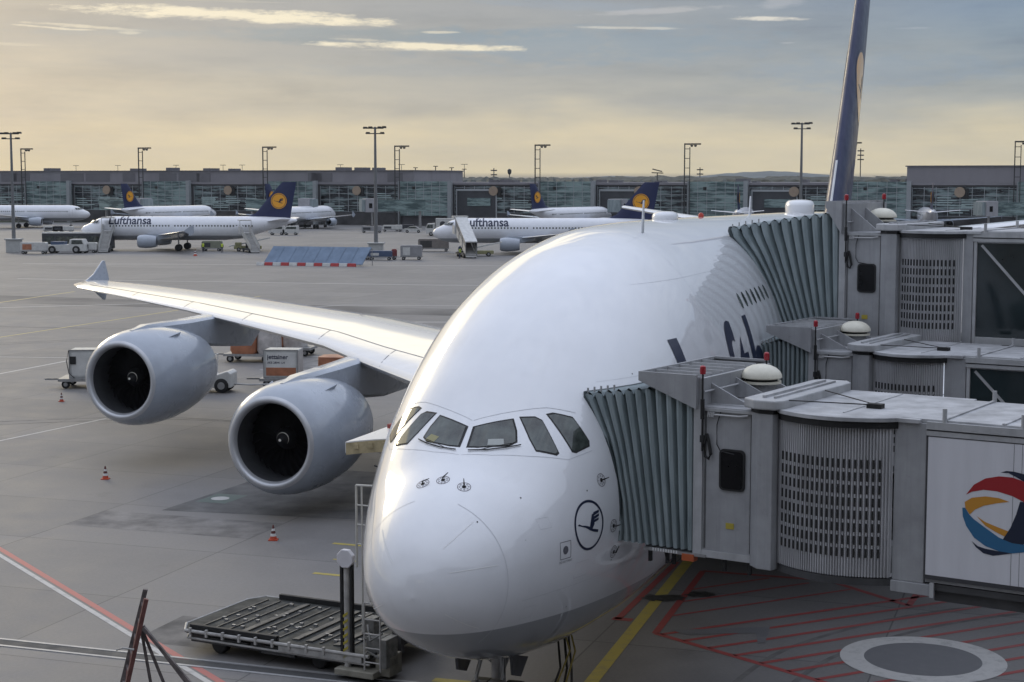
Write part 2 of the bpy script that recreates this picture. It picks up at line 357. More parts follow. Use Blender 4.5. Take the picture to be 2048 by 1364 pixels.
# grass and fields beyond the apron, wooded belt, hills
GR=M('field_grass',(.06,.075,.035),.9,dirt=.4,scale=.01)
sheet('field_ground',[[(-3000,560),(3000,350),(5000,9000),(-5000,9000)]],GR,.02)
def belt(name,y0,dy,xr,h,step,mat,kindname,seed,hvar=.5):
    rnd=random.Random(seed); mb=MB()
    x=-xr
    prev=None; rows=[]
    nrow=3
    for r_ in range(nrow):
        ring=[]
        x=-xr; hh=h
        while x<xr:
            hh+= (h-hh)*.35+rnd.uniform(-1,1)*h*hvar*.3
            ring.append((x+rnd.uniform(-step,step)*.3,y0+dy*(r_+1)/nrow+rnd.uniform(-1,1)*dy*.1,hh*(.85+.08*r_)))
            x+=step
        rows.append(ring)
    front=[(p[0],y0,0) for p in rows[0]]
    mb.loft([front]+rows,closed=False,cap=False)
    o=mb.build(name,mat); kind(o,kindname); return o
FO=M('wood_foliage',(.05,.058,.05),.95,dirt=.6,scale=.06)
belt('woods',900,260,900,13.3,2.2,FO,'stuff',3,.22)
def hills():
    mb=MB(); rnd=random.Random(5)
    rows=[]; n=150
    import math as m_
    def H(u):
        return 6+62*m_.exp(-((u-.70)/.06)**2)+26*m_.exp(-((u-.575)/.035)**2)
    for k,(yy,s) in enumerate([(7600,0),(8200,.55),(9000,1),(9800,.6)]):
        rows.append([(-3500+7000*i/n,yy+rnd.uniform(-60,60),max(0,H(i/n))*s*.75+rnd.uniform(0,5)*s) for i in range(n+1)])
    mb.loft(rows,closed=False,cap=False); kind(mb.build('hills',M('hill_forest',(.07,.09,.09),.95,dirt=.4,scale=.002),smooth=80))
hills()
# ------------------------------------------------------------------ the big double-deck airliner
def catm(tab,x):
    n=len(tab)
    if x<=tab[0][0]: return tab[0][1]
    if x>=tab[-1][0]: return tab[-1][1]
    i=0
    while tab[i+1][0]<x: i+=1
    sl=lambda k:(tab[k+1][1]-tab[k][1])/(tab[k+1][0]-tab[k][0])
    def m(k):
        if k==0: return sl(0)
        if k==n-1: return sl(n-2)
        a,b=sl(k-1),sl(k)
        if a*b<=0: return 0.0
        h0=tab[k][0]-tab[k-1][0];h1=tab[k+1][0]-tab[k][0]; w1=2*h1+h0;w2=h1+2*h0
        return (w1+w2)/(w1/a+w2/b)
    h=tab[i+1][0]-tab[i][0];t=(x-tab[i][0])/h
    return ((2*t**3-3*t*t+1)*tab[i][1]+(t**3-2*t*t+t)*h*m(i)+(-2*t**3+3*t*t)*tab[i+1][1]+(t**3-t*t)*h*m(i+1))
TOP=[(0,4.2),(.04,4.5),(.15,4.78),(.4,5.18),(.9,5.64),(1.6,6.05),(2.4,6.42),(3.3,7.1),(4.5,8.1),(6,9.08),(8,9.98),(10,10.52),(12.5,10.82),(16,10.88),(30,10.76),(48,10.55),(60,10.25),(68,9.5),(72.6,8.6)]
BOT=[(0,4.2),(.04,3.95),(.15,3.7),(.4,3.4),(.9,3.04),(1.6,2.68),(2.6,2.3),(4,1.95),(6,1.7),(9,1.6),(20,1.8),(46,2.05),(52,2.8),(60,4.9),(68,7.0),(72.6,8.1)]
WID=[(0,0.0),(.04,.31),(.15,.6),(.4,.96),(.9,1.36),(1.6,1.72),(2.6,2.14),(4,2.6),(6,3.05),(8.5,3.42),(12,3.57),(48,3.57),(56,3.0),(65,1.6),(72.6,.3)]
MID=[(0,4.2),(1,4.35),(3,4.75),(6,5.3),(10,5.75),(14,5.9),(46,5.9),(60,7.4),(72.6,8.35)]
_sc={}
def sec(X):
    k=round(X,4)
    if k not in _sc: _sc[k]=(catm(TOP,k),catm(BOT,k),catm(WID,k),catm(MID,k))
    return _sc[k]
EN=2.06
def hw(X,Z):
    zt,zb,w_,zm=sec(X)
    if Z>=zm:
        q=(Z-zm)/max(zt-zm,1e-6); return w_*math.sqrt(max(0,1-q*q)) if q<1 else -1
    q=(zm-Z)/max(zm-zb,1e-6); return w_*max(0,1-q**EN)**(1/EN) if q<1 else -1
def inside(P): return P[0]>0 and P[0]<72.6 and abs(P[1])<hw(P[0],P[2])
def nrm(P,side):
    X,Z=P[0],P[2]; e=.01
    if hw(X,Z)>.25:
        gx=(hw(X+e,Z)-hw(X-e,Z))/(2*e); gz=(hw(X,Z+e)-hw(X,Z-e))/(2*e)
        return Vector((-gx,side,-gz)).normalized()
    g=(sec(X+e)[0]-sec(X-e)[0])/(2*e); return Vector((-g,0,1)).normalized()
def snap(P,n,off):
    P=Vector(P); a,b=-.6,.6     # along +n: inside at a, outside at b
    if not inside(P+n*a): return P+n*off
    for _ in range(16):
        m_=(a+b)/2
        if inside(P+n*m_): a=m_
        else: b=m_
    return P+n*(b+off)
def decal(mb,anchor,side,vs2,fs2,off=.006,ml=.12,sub=True):
    A=Vector(anchor); n=nrm(A,side); A=snap(A,n,0)
    up=(Vector((0,0,1))-n*n.z).normalized(); aft=up.cross(n)
    if aft.x<0 : aft=-aft
    if sub: vs2,fs2=fine(vs2,fs2,ml)
    mb.add([tuple(snap(A+aft*v[0]+up*v[1],n,off)) for v in vs2],fs2)
def decal_pts(mb,pts,grow=1.0,off=.006,ml=.12,side=-1):
    """outline given as points on the hull"""
    c=Vector((0,0,0))
    for p in pts: c+=Vector(p)
    c/=len(pts); n=nrm(c,side); n=n if abs(n.length-1)<.1 else Vector((0,side,0))
    up=(Vector((0,0,1))-n*n.z).normalized(); aft=up.cross(n)
    v2=[]
    for p in pts:
        q=Vector(p)-c; v2.append((q.dot(aft)*grow,q.dot(up)*grow,0))
    v2,f2=fine(v2,[tuple(range(len(v2)))],ml)
    mb.add([tuple(snap(c+aft*v[0]+up*v[1],n,off)) for v in v2],f2)
def hull_line(mb,pts,w_=.012,off=.005,side=-1):
    """thin line along hull points (X,Y,Z)"""
    rows=[]
    P=[Vector(p) for p in pts]
    for i,p in enumerate(P):
        n=nrm(p,side); d=(P[min(i+1,len(P)-1)]-P[max(0,i-1)]).normalized(); t=n.cross(d)
        rows.append([tuple(snap(p+t*w_/2,n,off)),tuple(snap(p-t*w_/2,n,off))])
    mb.loft(rows,closed=False,cap=False)
def paint_mat():
    m,nt,b=nodes('airliner_white_paint')
    tc=N(nt,'ShaderNodeTexCoord'); sp=N(nt,'ShaderNodeSeparateXYZ'); nt.links.new(tc.outputs['Object'],sp.inputs[0])
    f=noise(nt,.8,6,.6); g=noise(nt,.7,3,.5)
    c=ramp(nt,f,[(.3,(.74,.75,.77)),(.7,(.80,.81,.83))])
    st=noise(nt,1.2,6,.65,stretch=(.25,1,1)); c=mixc(nt,mth(nt,'MULTIPLY',ramp(nt,st,[(.58,0),(.8,1)]),.25),c,(.55,.54,.52))
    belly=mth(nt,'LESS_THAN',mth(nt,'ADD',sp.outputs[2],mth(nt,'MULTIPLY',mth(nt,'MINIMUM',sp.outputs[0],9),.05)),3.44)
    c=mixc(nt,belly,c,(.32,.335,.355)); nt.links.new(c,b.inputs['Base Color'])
    nt.links.new(ramp(nt,f,[(.3,.42),(.7,.34)]),b.inputs['Roughness'])
    b.inputs['Coat Weight'].default_value=1; b.inputs['Coat Roughness'].default_value=.015; b.inputs['Coat IOR'].default_value=1.7
    bump(nt,b,g,.06,.05); return m
PW=paint_mat()
GRY=M('airliner_grey_paint',(.37,.41,.47),.28,dirt=.12,scale=1,coat=.6)
WNG=M('wing_paint',(.80,.80,.80),.22,dirt=.10,scale=.9,coat=.9,stretch=(3,.4,1))
LIPM=M('intake_lip_metal',(.55,.56,.58),.38,.55,dirt=.08)
NVY=M('navy_paint',(.010,.018,.075),.42,dirt=.08,coat=.12)
NVT=M('navy_lettering',(.012,.018,.05),.35,dirt=0)
BLK=M('black_rubber',(.012,.012,.012),.6,dirt=.2)
DKM=M('dark_duct',(.014,.014,.016),.5,dirt=.3)
STL=M('steel',(.38,.38,.38),.4,.7,dirt=.25,scale=4)
GLS=M('cockpit_glass',(.07,.085,.075),.04,dirt=.85,spec=.8,scale=2.2)  # mottled tone imitates reflections and dim interior shapes, not dirt
YEL=M('yolk_yellow',(.80,.36,.02),.3,dirt=.05,coat=.6)
LGRAY=M('seam_grey',(.52,.53,.55),.5,dirt=0)
A=thing('double_deck_airliner','huge white double-deck airliner parked nose-on, jet bridges on its flank','airliner',a2w(0,0,0),RZ)
# fuselage hull
def xs():
    X=0.0; L=[0.0005]
    for q in (.003,.01,.022,.04,.07,.11,.16,.23,.31,.4,.5,.62,.75,.9): L.append(q)
    X=1.08
    while X<10: L.append(X); X+=.22
    while X<20: L.append(X); X+=.6
    while X<72.6: L.append(X); X+=1.5
    L.append(72.6); return L
rings=[]
NA=112
for X in xs():
    zt,zb,w_,zm=sec(X); ring=[]
    for i in range(NA):
        t=2*PI*i/NA; c=math.cos(t); s=math.sin(t)
        if s>=0: ring.append((X,w_*c,zm+(zt-zm)*s))
        else: ring.append((X,w_*math.copysign(abs(c)**(2/EN),c),zm-(zm-zb)*abs(s)**(2/EN)))
    rings.append(ring)
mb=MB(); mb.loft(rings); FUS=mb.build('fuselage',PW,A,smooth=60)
# wing-to-body fairing
mb=MB(); rr=[]
for X,h,wd in [(17,.05,.3),(19,1.0,2.4),(22,1.6,3.7),(27,1.9,4.25),(36,1.9,4.3),(42,1.6,3.9),(46,1.0,2.6),(48.5,.1,.4)]:
    rr.append([(X,wd*math.copysign(abs(math.cos(t))**.6,math.cos(t)),2.9+h*math.copysign(abs(math.sin(t))**.8,math.sin(t))*(1.0 if math.sin(t)<0 else .9)) for t in [2*PI*i/40 for i in range(40)]])
mb.loft(rr); mb.build('belly_fairing',GRY,A,smooth=60)
# cockpit windows, port panes as measured, mirrored for starboard
W1=[(2.78,-.09,6.63),(3.14,-.10,7.05),(3.50,-.80,7.16),(3.32,-.93,6.95),(3.13,-1.0,6.75),(3.0,-.86,6.66),(2.85,-.30,6.58)]
W2=[(3.61,-.93,7.17),(3.74,-1.22,7.19),(3.78,-1.34,7.1),(3.50,-1.78,6.53),(3.44,-1.74,6.48),(3.25,-1.36,6.53),(3.38,-1.18,6.72)]
W3=[(3.95,-1.40,7.20),(4.05,-1.52,7.23),(4.3,-1.82,7.1),(4.26,-2.2,6.68),(4.2,-2.22,6.58),(3.85,-2.04,6.48),(3.78,-1.98,6.51)]
for side in (-1,1):
    for W in (W1,W2,W3):
        pts=[(p[0],p[1]*-side,p[2]) for p in W]
        fr=MB(); decal_pts(fr,pts,1.07,.004,.08,side); g=fr.build('window_gasket',BLK,A)
        gl=MB(); decal_pts(gl,pts,.97,.010,.08,side); gl.build('windshield_pane',GLS,g,smooth=50)
# faint rim line around the windscreens
mb=MB()
def hullcurve(pts,n=10,side=-1):
    o=[]
    for a,b in zip(pts,pts[1:]):
        for k in range(n):
            t=k/n; P=Vector(a).lerp(Vector(b),t); nn=nrm(P,side); o.append(snap(P,nn,0))
    return o
for s in (-1,1):
    hull_line(mb,hullcurve([(3.3,-.02*-s,7.15),(3.7,.85*s,7.32),(4.05,1.35*s,7.35),(4.5,1.9*s,7.15)],8,s),.012,.004,s)
    hull_line(mb,hullcurve([(2.58,.02*s,6.5),(2.75,.6*s,6.45),(3.1,1.25*s,6.4),(3.6,1.95*s,6.35),(4.3,2.35*s,6.5)],8,s),.010,.004,s)
# radome joint: loop at constant distance aft, dropping aft at the bottom
for s in (-1,1):
    pts=[]
    for k in range(41):
        t=PI/2-PI*k/40; z=4.45+1.35*math.sin(t)
        X=1.25-.35*math.sin(t)*0-.1*abs(math.cos(t))
        zt,zb,w_,zm=sec(X); tt=t
        yy=hw(X,z); 
        if yy<0: continue
        pts.append((X,s*max(yy,.01),z))
    hull_line(mb,pts,.010,.004,s)
for Xs in (12.2,19.4):
    for s in (-1,1):
        pts=[]
        for k in range(60):
            t=PI/2-PI*k/59*.92; zt,zb,w_,zm=sec(Xs); z=zm+(zt-zm)*math.sin(t) if t>0 else zm-(zm-zb)*abs(math.sin(t))**(2/EN)
            pts.append((Xs,s*max(.005,hw(Xs,min(z,zt-.0005))),z))
        hull_line(mb,pts,.008,.003,s)
for s in (-1,1):
    for z,Xa,Xb in ((6.0,4.6,11),(3.9,1.6,9),(7.75,5.4,14),(9.6,9,24)):
        hull_line(mb,[(Xa+(Xb-Xa)*k/30,s*hw(Xa+(Xb-Xa)*k/30,z),z) for k in range(31)],.007,.003,s)
    for X,z,a,b in ((3.3,4.2,.22,.16),(5.6,3.7,.3,.22),(2.3,5.3,.14,.10),(6.2,7.2,.18,.14),(1.9,3.6,.16,.12)):
        hull_line(mb,[(x,s*hw(x,zq),zq) for x,zq in [(X-a,z-b),(X-a,z+b),(X+a,z+b),(X+a,z-b),(X-a,z-b)]],.008,.003,s)
mb.build('panel_seams',LGRAY,A)
mb=MB(); rq=random.Random(2)
for k in range(46):
    s=rq.choice((-1,-1,1)); X=rq.uniform(.8,11); z=rq.uniform(3.3,8.2)
    if hw(X,z)<.3: continue
    P=Vector((X,s*hw(X,z),z)); v,f=ring2(.0005,rq.choice((.008,.012,.018)),8); decal(mb,P,s,v,f,.004,sub=False)
mb.build('drain_hole_pattern',BLK,A)
mb=MB()
for a,b in [((.42,-.5,4.62),(1.0,-1.35,4.72)),((.55,-.36,5.0),(1.15,-.75,5.42)),((.42,.35,4.7),(1.0,.95,5.2)),((.35,-.45,3.95),(.9,-.95,3.55)),((.4,.6,4.0),(.9,1.15,3.7))]:
    s=-1 if a[1]<0 else 1
    pts=[snap(Vector(a).lerp(Vector(b),k/12),nrm(Vector(a).lerp(Vector(b),k/12),s),0) for k in range(13)]
    mb=MB(); hull_line(mb,pts,.016,.006,s); mb.build('lightning_strip',M('strip_white',(.85,.85,.84),.3,dirt=0),A)
# wipers
mb=MB()
for s in (-1,1):
    pts=[snap(Vector(p),nrm(Vector(p),s),.03) for p in [(2.73,.1*s,6.52),(2.85,.45*s,6.5),(3.0,.8*s,6.56),(3.12,1.1*s,6.68)]]
    mb.tube(pts,.012,6)
    pts=[snap(Vector(p),nrm(Vector(p),s),.035) for p in [(2.80,.35*s,6.52),(2.92,.6*s,6.60),(3.08,.95*s,6.70)]]
    mb.tube(pts,.008,5)
mb.build('wiper',BLK,A)
# sun visor card and paper behind the glass
mb=MB(); decal_pts(mb,[(2.86,-.48,6.70),(2.95,-.46,6.83),(3.03,-.76,6.86),(2.96,-.80,6.70)],1,.012,.1,-1); mb.build('paper_card',M('paper',(.42,.44,.42),.7,dirt=0),A)
mb=MB(); decal_pts(mb,[(2.95,.70,6.62),(3.02,.62,6.78),(3.1,.85,6.85),(3.05,.95,6.7)],1,.012,.1,1); mb.build('sun_visor',M('visor',(.30,.28,.14),.6,dirt=0),A)
# probes and their dials
for (p,s,dr) in [((1.69,-.41,6.05),-1,(0,.9)),((1.79,.07,6.14),1,(-.3,.9)),((1.72,.47,6.05),1,(-.6,.6)),((4.15,-2.5,5.88),-1,(1,.1)),((4.4,-2.7,4.89),-1,(1,0)),((4.53,-2.67,4.31),-1,(.4,.7)),((4.15,2.5,5.88),1,(1,.1)),((4.4,2.7,4.89),1,(1,0))]:
    P=Vector(p); n=nrm(P,s)
    mb=MB(); v,f=ring2(.125,.137,28); decal(mb,p,s,v,f,.004,sub=False)
    for k in range(8):
        a=k*PI/4; v,f=ring2(.012,.02,6); v=[(q[0]+.09*math.cos(a),q[1]+.09*math.sin(a),0) for q in v]; decal(mb,p,s,v,f,.004,sub=False)
    o=mb.build('probe_dial',M('probe_mark',(.06,.045,.06),.5,dirt=0),A)
    mb=MB(); v,f=ring2(.0005,.045,16); decal(mb,p,s,v,f,.008,sub=False)
    q=snap(P,n,0); up=(Vector((0,0,1))-n*n.z).normalized(); aft=up.cross(n); aft=aft if aft.x>0 else -aft
    tip=q+n*.07+(aft*dr[0]+up*dr[1])*.19
    mb.tube([q,q+n*.06,tip],[.02,.016,.008],6); mb.build('air_data_probe',BLK,o)
# crane roundel on the port nose
mb=MB(); v,f=ring2(.46,.51,60); decal(mb,(3.52,-2.41,5.06),-1,v,f,.006,sub=False)
for poly in CRANE:
    v,f=poly2([(p[0]*.47,p[1]*.62+.03) for p in poly]); decal(mb,(3.52,-2.41,5.06),-1,v,f,.006,.08)
mb.build('crane_roundel',NVT,A)
mb=MB()
for a,b in [((-.17,-.17),(.17,-.17)),((.17,-.17),(.17,.17)),((.17,.17),(-.17,.17)),((-.17,.17),(-.17,-.17))]:
    v,f=poly2(line(a,b,.012)); decal(mb,(2.71,-2.18,4.7),-1,v,f,.006,.1)
v,f=ring2(.005,.085,24); decal(mb,(2.71,-2.18,4.7),-1,v,f,.006,sub=False)
v,f=textmesh('DO NOT PAINT',.06); v=[(q[0]-.2,q[1]-.25,0) for q in v]; decal(mb,(2.71,-2.18,4.7),-1,v,f,.006,.2)
mb.build('static_port_mark',M('mark_grey',(.12,.12,.14),.5,dirt=0),A)
# titles, both flanks
v,f=textmesh('Lufthansa',3.9,.08,1.14); v,f=fine(v,f,.28)
x0=min(q[0] for q in v)
for s in (-1,1):
    mb=MB(); W_=max(q[0] for q in v)
    vs=[]
    for q in v:
        X=(8.75+q[0]-x0) if s<0 else (8.75+W_-q[0]); Z=5.62+q[1]
        P=Vector((X,s*hw(X,Z),Z)); n=nrm(P,s); vs.append(tuple(P+n*.012))
    mb.add(vs,f); mb.build('airline_titles',NVT,A)
# cabin windows on both decks
def wring(s_,X,z,hw_=.15,hz=.21):
    vs=[]
    for i in range(12):
        t=2*PI*i/12; xx=X+hw_*math.cos(t); zq=z+hz*math.sin(t); P=Vector((xx,s_*hw(xx,zq),zq)); vs.append(tuple(P+nrm(P,s_)*.008))
    return vs
nwin=0
rest=MB()
for s_,x0_,x1_,z_,skip,pit in [(-1,16.6,57,8.72,[(20.9,23.6),(34,36),(46,48)],.66),(-1,8.6,58,5.45,[(17.2,19.6),(32,34),(43,45)],.6),(1,16.6,57,8.72,[(20.9,23.6),(34,36),(46,48)],.66),(1,8.6,58,5.45,[(17.2,19.6),(32,34),(43,45)],.6)]:
    X=x0_
    while X<x1_:
        if not any(a<X<b for a,b in skip):
            v_=wring(s_,X,z_); f_=[tuple(range(12))]
            if s_<0 and nwin<98:
                mb=MB(); mb.add(v_,f_); mb.build('cabin_window',GLS,A); nwin+=1
            else: rest.add(v_,f_)
        X+=pit
kind(rest.build('cabin_window_rows',GLS,A),'stuff')
# cabin doors outlines
for s in (-1,1):
    for X,z in [(6.6,5.1),(18.4,5.1),(22.2,7.95)]:
        mb=MB(); hull_line(mb,[(x,s*hw(x,zq),zq) for x,zq in [(X-.53,z),(X-.53,z+.95),(X-.53,z+1.75),(X-.4,z+1.93),(X+.4,z+1.93),(X+.53,z+1.75),(X+.53,z+.95),(X+.53,z),(X-.53,z)]],.02,.006,s)
        mb.build('cabin_door',LGRAY,A)
# crown antennas, satcom dome, beacon
mb=MB(); zt=sec(26)[0]
def blade(X,h,Y=0):
    mb=MB(); z=sec(X)[0]-.02; mb.prism([(X,z),(X+.42,z),(X+.34,z+h),(X+.24,z+h)],Y-.02,Y+.02,'y'); mb.build('blade_antenna',PW,A)
mb=MB(); mb.prism([(13.3,10.6),(13.55,10.6),(13.6,11.5),(13.52,11.5)],-.99,-.96,'y'); mb.build('blade_antenna',PW,A)
blade(33.4,.7)
mb=MB(); z=sec(20)[0]
mb.loft([[(20.0+a*.75*math.cos(t),0+a*.36*math.sin(t),z-.05+h) for t in [2*PI*i/24 for i in range(24)]] for a,h,q in [(1,0,.5),(1,.14,.5),(.9,.22,.5),(.6,.27,.5),(.05,.28,.5)]]); mb.build('satcom_fairing',PW,A,smooth=50)
mb=MB(); z=sec(45.5)[0]
mb.loft([[(45.5+a*1.3*math.cos(t),a*.62*math.sin(t),z-.1+h*.92) for t in [2*PI*i/28 for i in range(28)]] for a,h in [(1,0),(1,.42),(.95,.56),(.8,.66),(.4,.7),(.05,.71)]]); mb.build('satcom_dome',PW,A,smooth=50)
mb=MB(); mb.lathe([(0,.09),(.1,.09),(.16,.05),(.17,.01)],(25,0,sec(25)[0]-.03),'z',14); mb.build('anti_collision_beacon',M('beacon_red',(.45,.05,.03),.3,dirt=0),A,smooth=40)
# wings
WT=[(2.6,18.6,39.6,3.9,.14),(8,24.6,40.3,4.35,.13),(13.9,29.6,41.9,4.95,.115),(17.2,32.5,43.2,5.32,.11),(22.8,36.5,45.4,5.66,.105),(27.7,39.9,47.6,5.93,.10),(34.7,44.8,50.6,6.17,.095),(38.6,47.5,52.2,6.28,.09),(39.75,48.8,52.5,6.33,.06),(40.0,50.2,52.3,6.34,.03)]
def airfoil(le,te,z,th,Y,s):
    c=te-le; o=[]
    up=[(0,0),(.01,.22),(.03,.36),(.08,.56),(.16,.76),(.28,.93),(.4,1),(.55,.92),(.7,.68),(.85,.36),(1,.03)]
    for x,t in up: o.append((le+x*c,s*Y,z+t*th*c*.5+math.sin(PI*x)*.012*c))
    for x,t in up[::-1][1:-1]: o.append((le+x*c,s*Y,z-t*th*c*.45+math.sin(PI*x)*.012*c))
    return o
def wlerp(Y):
    for a,b in zip(WT,WT[1:]):
        if Y<=b[0]: break
    t=(Y-a[0])/(b[0]-a[0]); return [a[i]+(b[i]-a[i])*t for i in range(1,5)]
for s in (1,-1):
    mb=MB(); mb.loft([airfoil(q[1],q[2],q[3],q[4],q[0],s) for q in WT]); wg=mb.build('wing',WNG,A,smooth=50)
    # slat and flap gaps on the upper skin
    mb=MB()
    def wtop(Y,x):
        le,te,z,th=wlerp(Y); c=te-le
        up=[(0,0),(.01,.22),(.03,.36),(.08,.56),(.16,.76),(.28,.93),(.4,1),(.55,.92),(.7,.68),(.85,.36),(1,.03)]
        for a,b in zip(up,up[1:]):
            if x<=b[0]: break
        t=a[1]+(b[1]-a[1])*(x-a[0])/(b[0]-a[0]); return Vector((le+x*c,s*Y,z+t*th*c*.5+math.sin(PI*x)*.012*c+.006))
    for x in (.13,.72):
        pts=[wtop(4.5+k*33.5/40,x) for k in range(41)]
        mb.loft([[tuple(p+Vector((-.03,0,0))),tuple(p+Vector((.03,0,0)))] for p in pts],closed=False,cap=False)
    for Y in (9.5,13.2,17.6,23.2,28,33):
        pts=[wtop(Y,x) for x in (.005,.02,.04,.07,.1,.13)]
        mb.loft([[tuple(p+Vector((0,-.02,0))),tuple(p+Vector((0,.02,0)))] for p in pts],closed=False,cap=False)
    mb.build('slat_gap',M('gap_grey',(.16,.16,.17),.6,dirt=0),wg)
    # wingtip fence
    mb=MB(); Y=s*39.9
    mb.prism([(49.7,6.25),(51.0,6.8),(51.9,7.5),(52.1,7.5),(52.5,6.45),(52.4,6.1),(52.1,5.3),(51.9,5.3),(50.6,6.1)],Y-.05,Y+.05,'y'); mb.build('wingtip_fence',GRY,wg,bevel=.03)
    for Y,xx in [(9.5,.55),(18.2,.55),(22,.55),(30,.55)]:
        le,te,z,th=wlerp(Y); c=te-le; mb=MB()
        mb.loft([[(le+c*xx+q*(c*.45+2.2),s*Y+.32*a*math.cos(t),z-.30-a*.15+.45*a*math.sin(t)) for t in [2*PI*i/14 for i in range(14)]] for q,a in [(0,.05),(.15,.7),(.4,1),(.7,.8),(1,.05)]])
        mb.build('flap_track_fairing',GRY,A,smooth=50)
# engines
def engine(X,Y,Z,s,zpyl):
    P=MB(); c=(X,s*Y,Z)
    prof=[(.10,1.665),(.28,1.80),(.6,1.93),(1.1,2.02),(1.9,2.08),(2.8,2.07),(3.8,1.96),(4.8,1.76),(5.5,1.56),(5.48,1.50),(4.8,1.45)]
    P.lathe(prof,c,'x',56); e=P.build('engine_nacelle',GRY,A,smooth=40)
    P=MB(); P.lathe([(.10,1.668),(.03,1.60),(0,1.54),(.02,1.48),(.09,1.43),(.22,1.39)],c,'x',56); P.build('intake_lip',LIPM,e,smooth=60)
    P=MB(); P.lathe([(.22,1.39),(.5,1.37),(.9,1.38),(1.35,1.43),(1.6,1.43),(1.6,.3)],c,'x',48); P.build('intake_duct',M('duct_lining',(.06,.062,.066),.45,dirt=.2),e,smooth=40)
    P=MB()
    for k in range(24):
        t=2*PI*k/24; rows=[]
        for r,sw in [(.38,.0),(.7,.08),(1.05,.05),(1.38,-.08)]:
            a=t+sw; wdt=.12+.05*r; pit=.55+.35*r
            u=Vector((0,math.cos(a),math.sin(a))); tg=Vector((0,-math.sin(a),math.cos(a)))
            dd=(tg*math.sin(pit)+Vector((1,0,0))*math.cos(pit))*wdt
            q=Vector(c)+Vector((1.38,0,0))+u*r; rows.append([tuple(q-dd),tuple(q+dd)])
        P.loft(rows,closed=False,cap=False)
    P.build('fan_blades',M('fan_metal',(.022,.022,.024),.4,.5,dirt=.2),e,smooth=40)
    P=MB(); P.lathe([(.78,.01),(.84,.10),(.98,.22),(1.15,.33),(1.32,.42),(1.4,.42)],c,'x',32); sp_=P.build('spinner',DKM,e,smooth=50)
    P=MB(); rows=[]
    for k in range(22):
        a=-1.9+k/21*4.3; x=1.12+.0*k; r=.22; wd=.028*math.sin(PI*(k+.5)/22)+.006
        rows.append([(c[0]+.80+(r-wd)*.98-.03,c[1]-(r-wd)*math.sin(a)*1,c[2]+(r-wd)*math.cos(a)),(c[0]+.80+(r+wd)*.98-.03,c[1]-(r+wd)*math.sin(a),c[2]+(r+wd)*math.cos(a))])
    P.loft(rows,closed=False,cap=False)
    v,f=ring2(.0,.07,12); P.add([(c[0]+.775,c[1]+q[0]*.8,c[2]+q[1]*.7) for q in v],f)
    P.build('spiral_mark',M('spiral_white',(.8,.78,.7),.5,dirt=0),sp_)
    P=MB(); P.lathe([(4.4,1.15),(5.5,1.1),(6.3,.86),(6.6,.72),(6.55,.62),(6.2,.6)],c,'x',32); P.build('core_nozzle',STL,e,smooth=40)
    P=MB(); P.lathe([(5.9,.5),(6.7,.42),(7.4,.2),(7.7,.02)],c,'x',24); P.build('exhaust_cone',STL,e,smooth=40)
    # strake
    P=MB(); a=.95 
    for sd in (1,-1):
        a=PI/2+sd*.62; u=Vector((0,math.cos(a),math.sin(a)))
        b0=Vector(c)+Vector((1.5,0,0))+u*1.98; b1=Vector(c)+Vector((2.9,0,0))+u*1.9; t1=b1+u*.36+Vector((-.1,0,0)); n_=Vector((0,-u.z,u.y))*.02
        P.add([tuple(q+n_) for q in (b0,b1,t1)]+[tuple(q-n_) for q in (b0,b1,t1)],[(0,1,2),(5,4,3),(0,3,4,1),(1,4,5,2),(2,5,3,0)])
    P.build('nacelle_strake',GRY,e)
    # pylon
    le,te,z,th=wlerp(Y); P=MB(); rows=[]
    ch=te-le
    for x,lo,hi,hw_ in [(X+1.0,Z+1.8,Z+2.02,.10),(X+2.0,Z+1.6,Z+2.18,.30),(X+3.6,Z+1.4,Z+2.18+(z+.0-Z-2.18)*.30,.42),(X+5.2,Z+1.0,Z+2.18+(z-Z-2.18)*.72,.48),(le+.35,Z+.7,max(z,Z+2.1)+.06,.52),(le+2.0,Z+.55,z-.1,.52),(le+ch*.42,z-1.7,z-.3,.44),(le+ch*.72,z-.5,z-.25,.05)]:
        rows.append([(x,s*Y+hw_*a,zq) for a,zq in ((-.8,lo),(-1,lo+.12),(-1,hi-.14),(-.6,hi),(.6,hi),(1,hi-.14),(1,lo+.12),(.8,lo))])
    P.loft(rows); P.build('engine_pylon',GRY,A,smooth=35)
for s in (1,-1):
    engine(23.35,14.95,2.80,s,5); engine(31.0,25.8,3.70,s,5.9)
# tail
mb=MB(); rows=[]
for Z,x0,x1,th in [(9.6,54.4,62.3,.50),(11.0,55.5,63.2,.48),(13,57.2,64.6,.44),(18,61.3,67.7,.36),(22.5,65.0,70.1,.28),(24.0,66.4,70.9,.24),(24.15,67.1,70.9,.1)]:
    c=x1-x0; rows.append([(x0+x*c,y*th,Z) for x,y in [(0,0),(.015,.35),(.05,.6),(.15,.9),(.3,1),(.5,.9),(.75,.5),(1,.04),(1,-.04),(.75,-.5),(.5,-.9),(.3,-1),(.15,-.9),(.05,-.6),(.015,-.35)]])
mb.loft(rows); FN=mb.build('tail_fin',NVY,A,smooth=40)
mb=MB(); rr=[]
for q in rows[:3]: rr.append([(q[0][0]-.02-.0*i if i==0 else q[0][0]+.03,q[i][1]*.35,q[i][2]) for i in (14,0,1)])
mb.loft(rr,closed=False,cap=False); mb.build('fin_leading_edge',LIPM,FN)
FT=[(9.6,54.4,62.3,.50),(11.0,55.5,63.2,.48),(13,57.2,64.6,.44),(18,61.3,67.7,.36),(22.5,65.0,70.1,.28),(24.0,66.4,70.9,.24)]
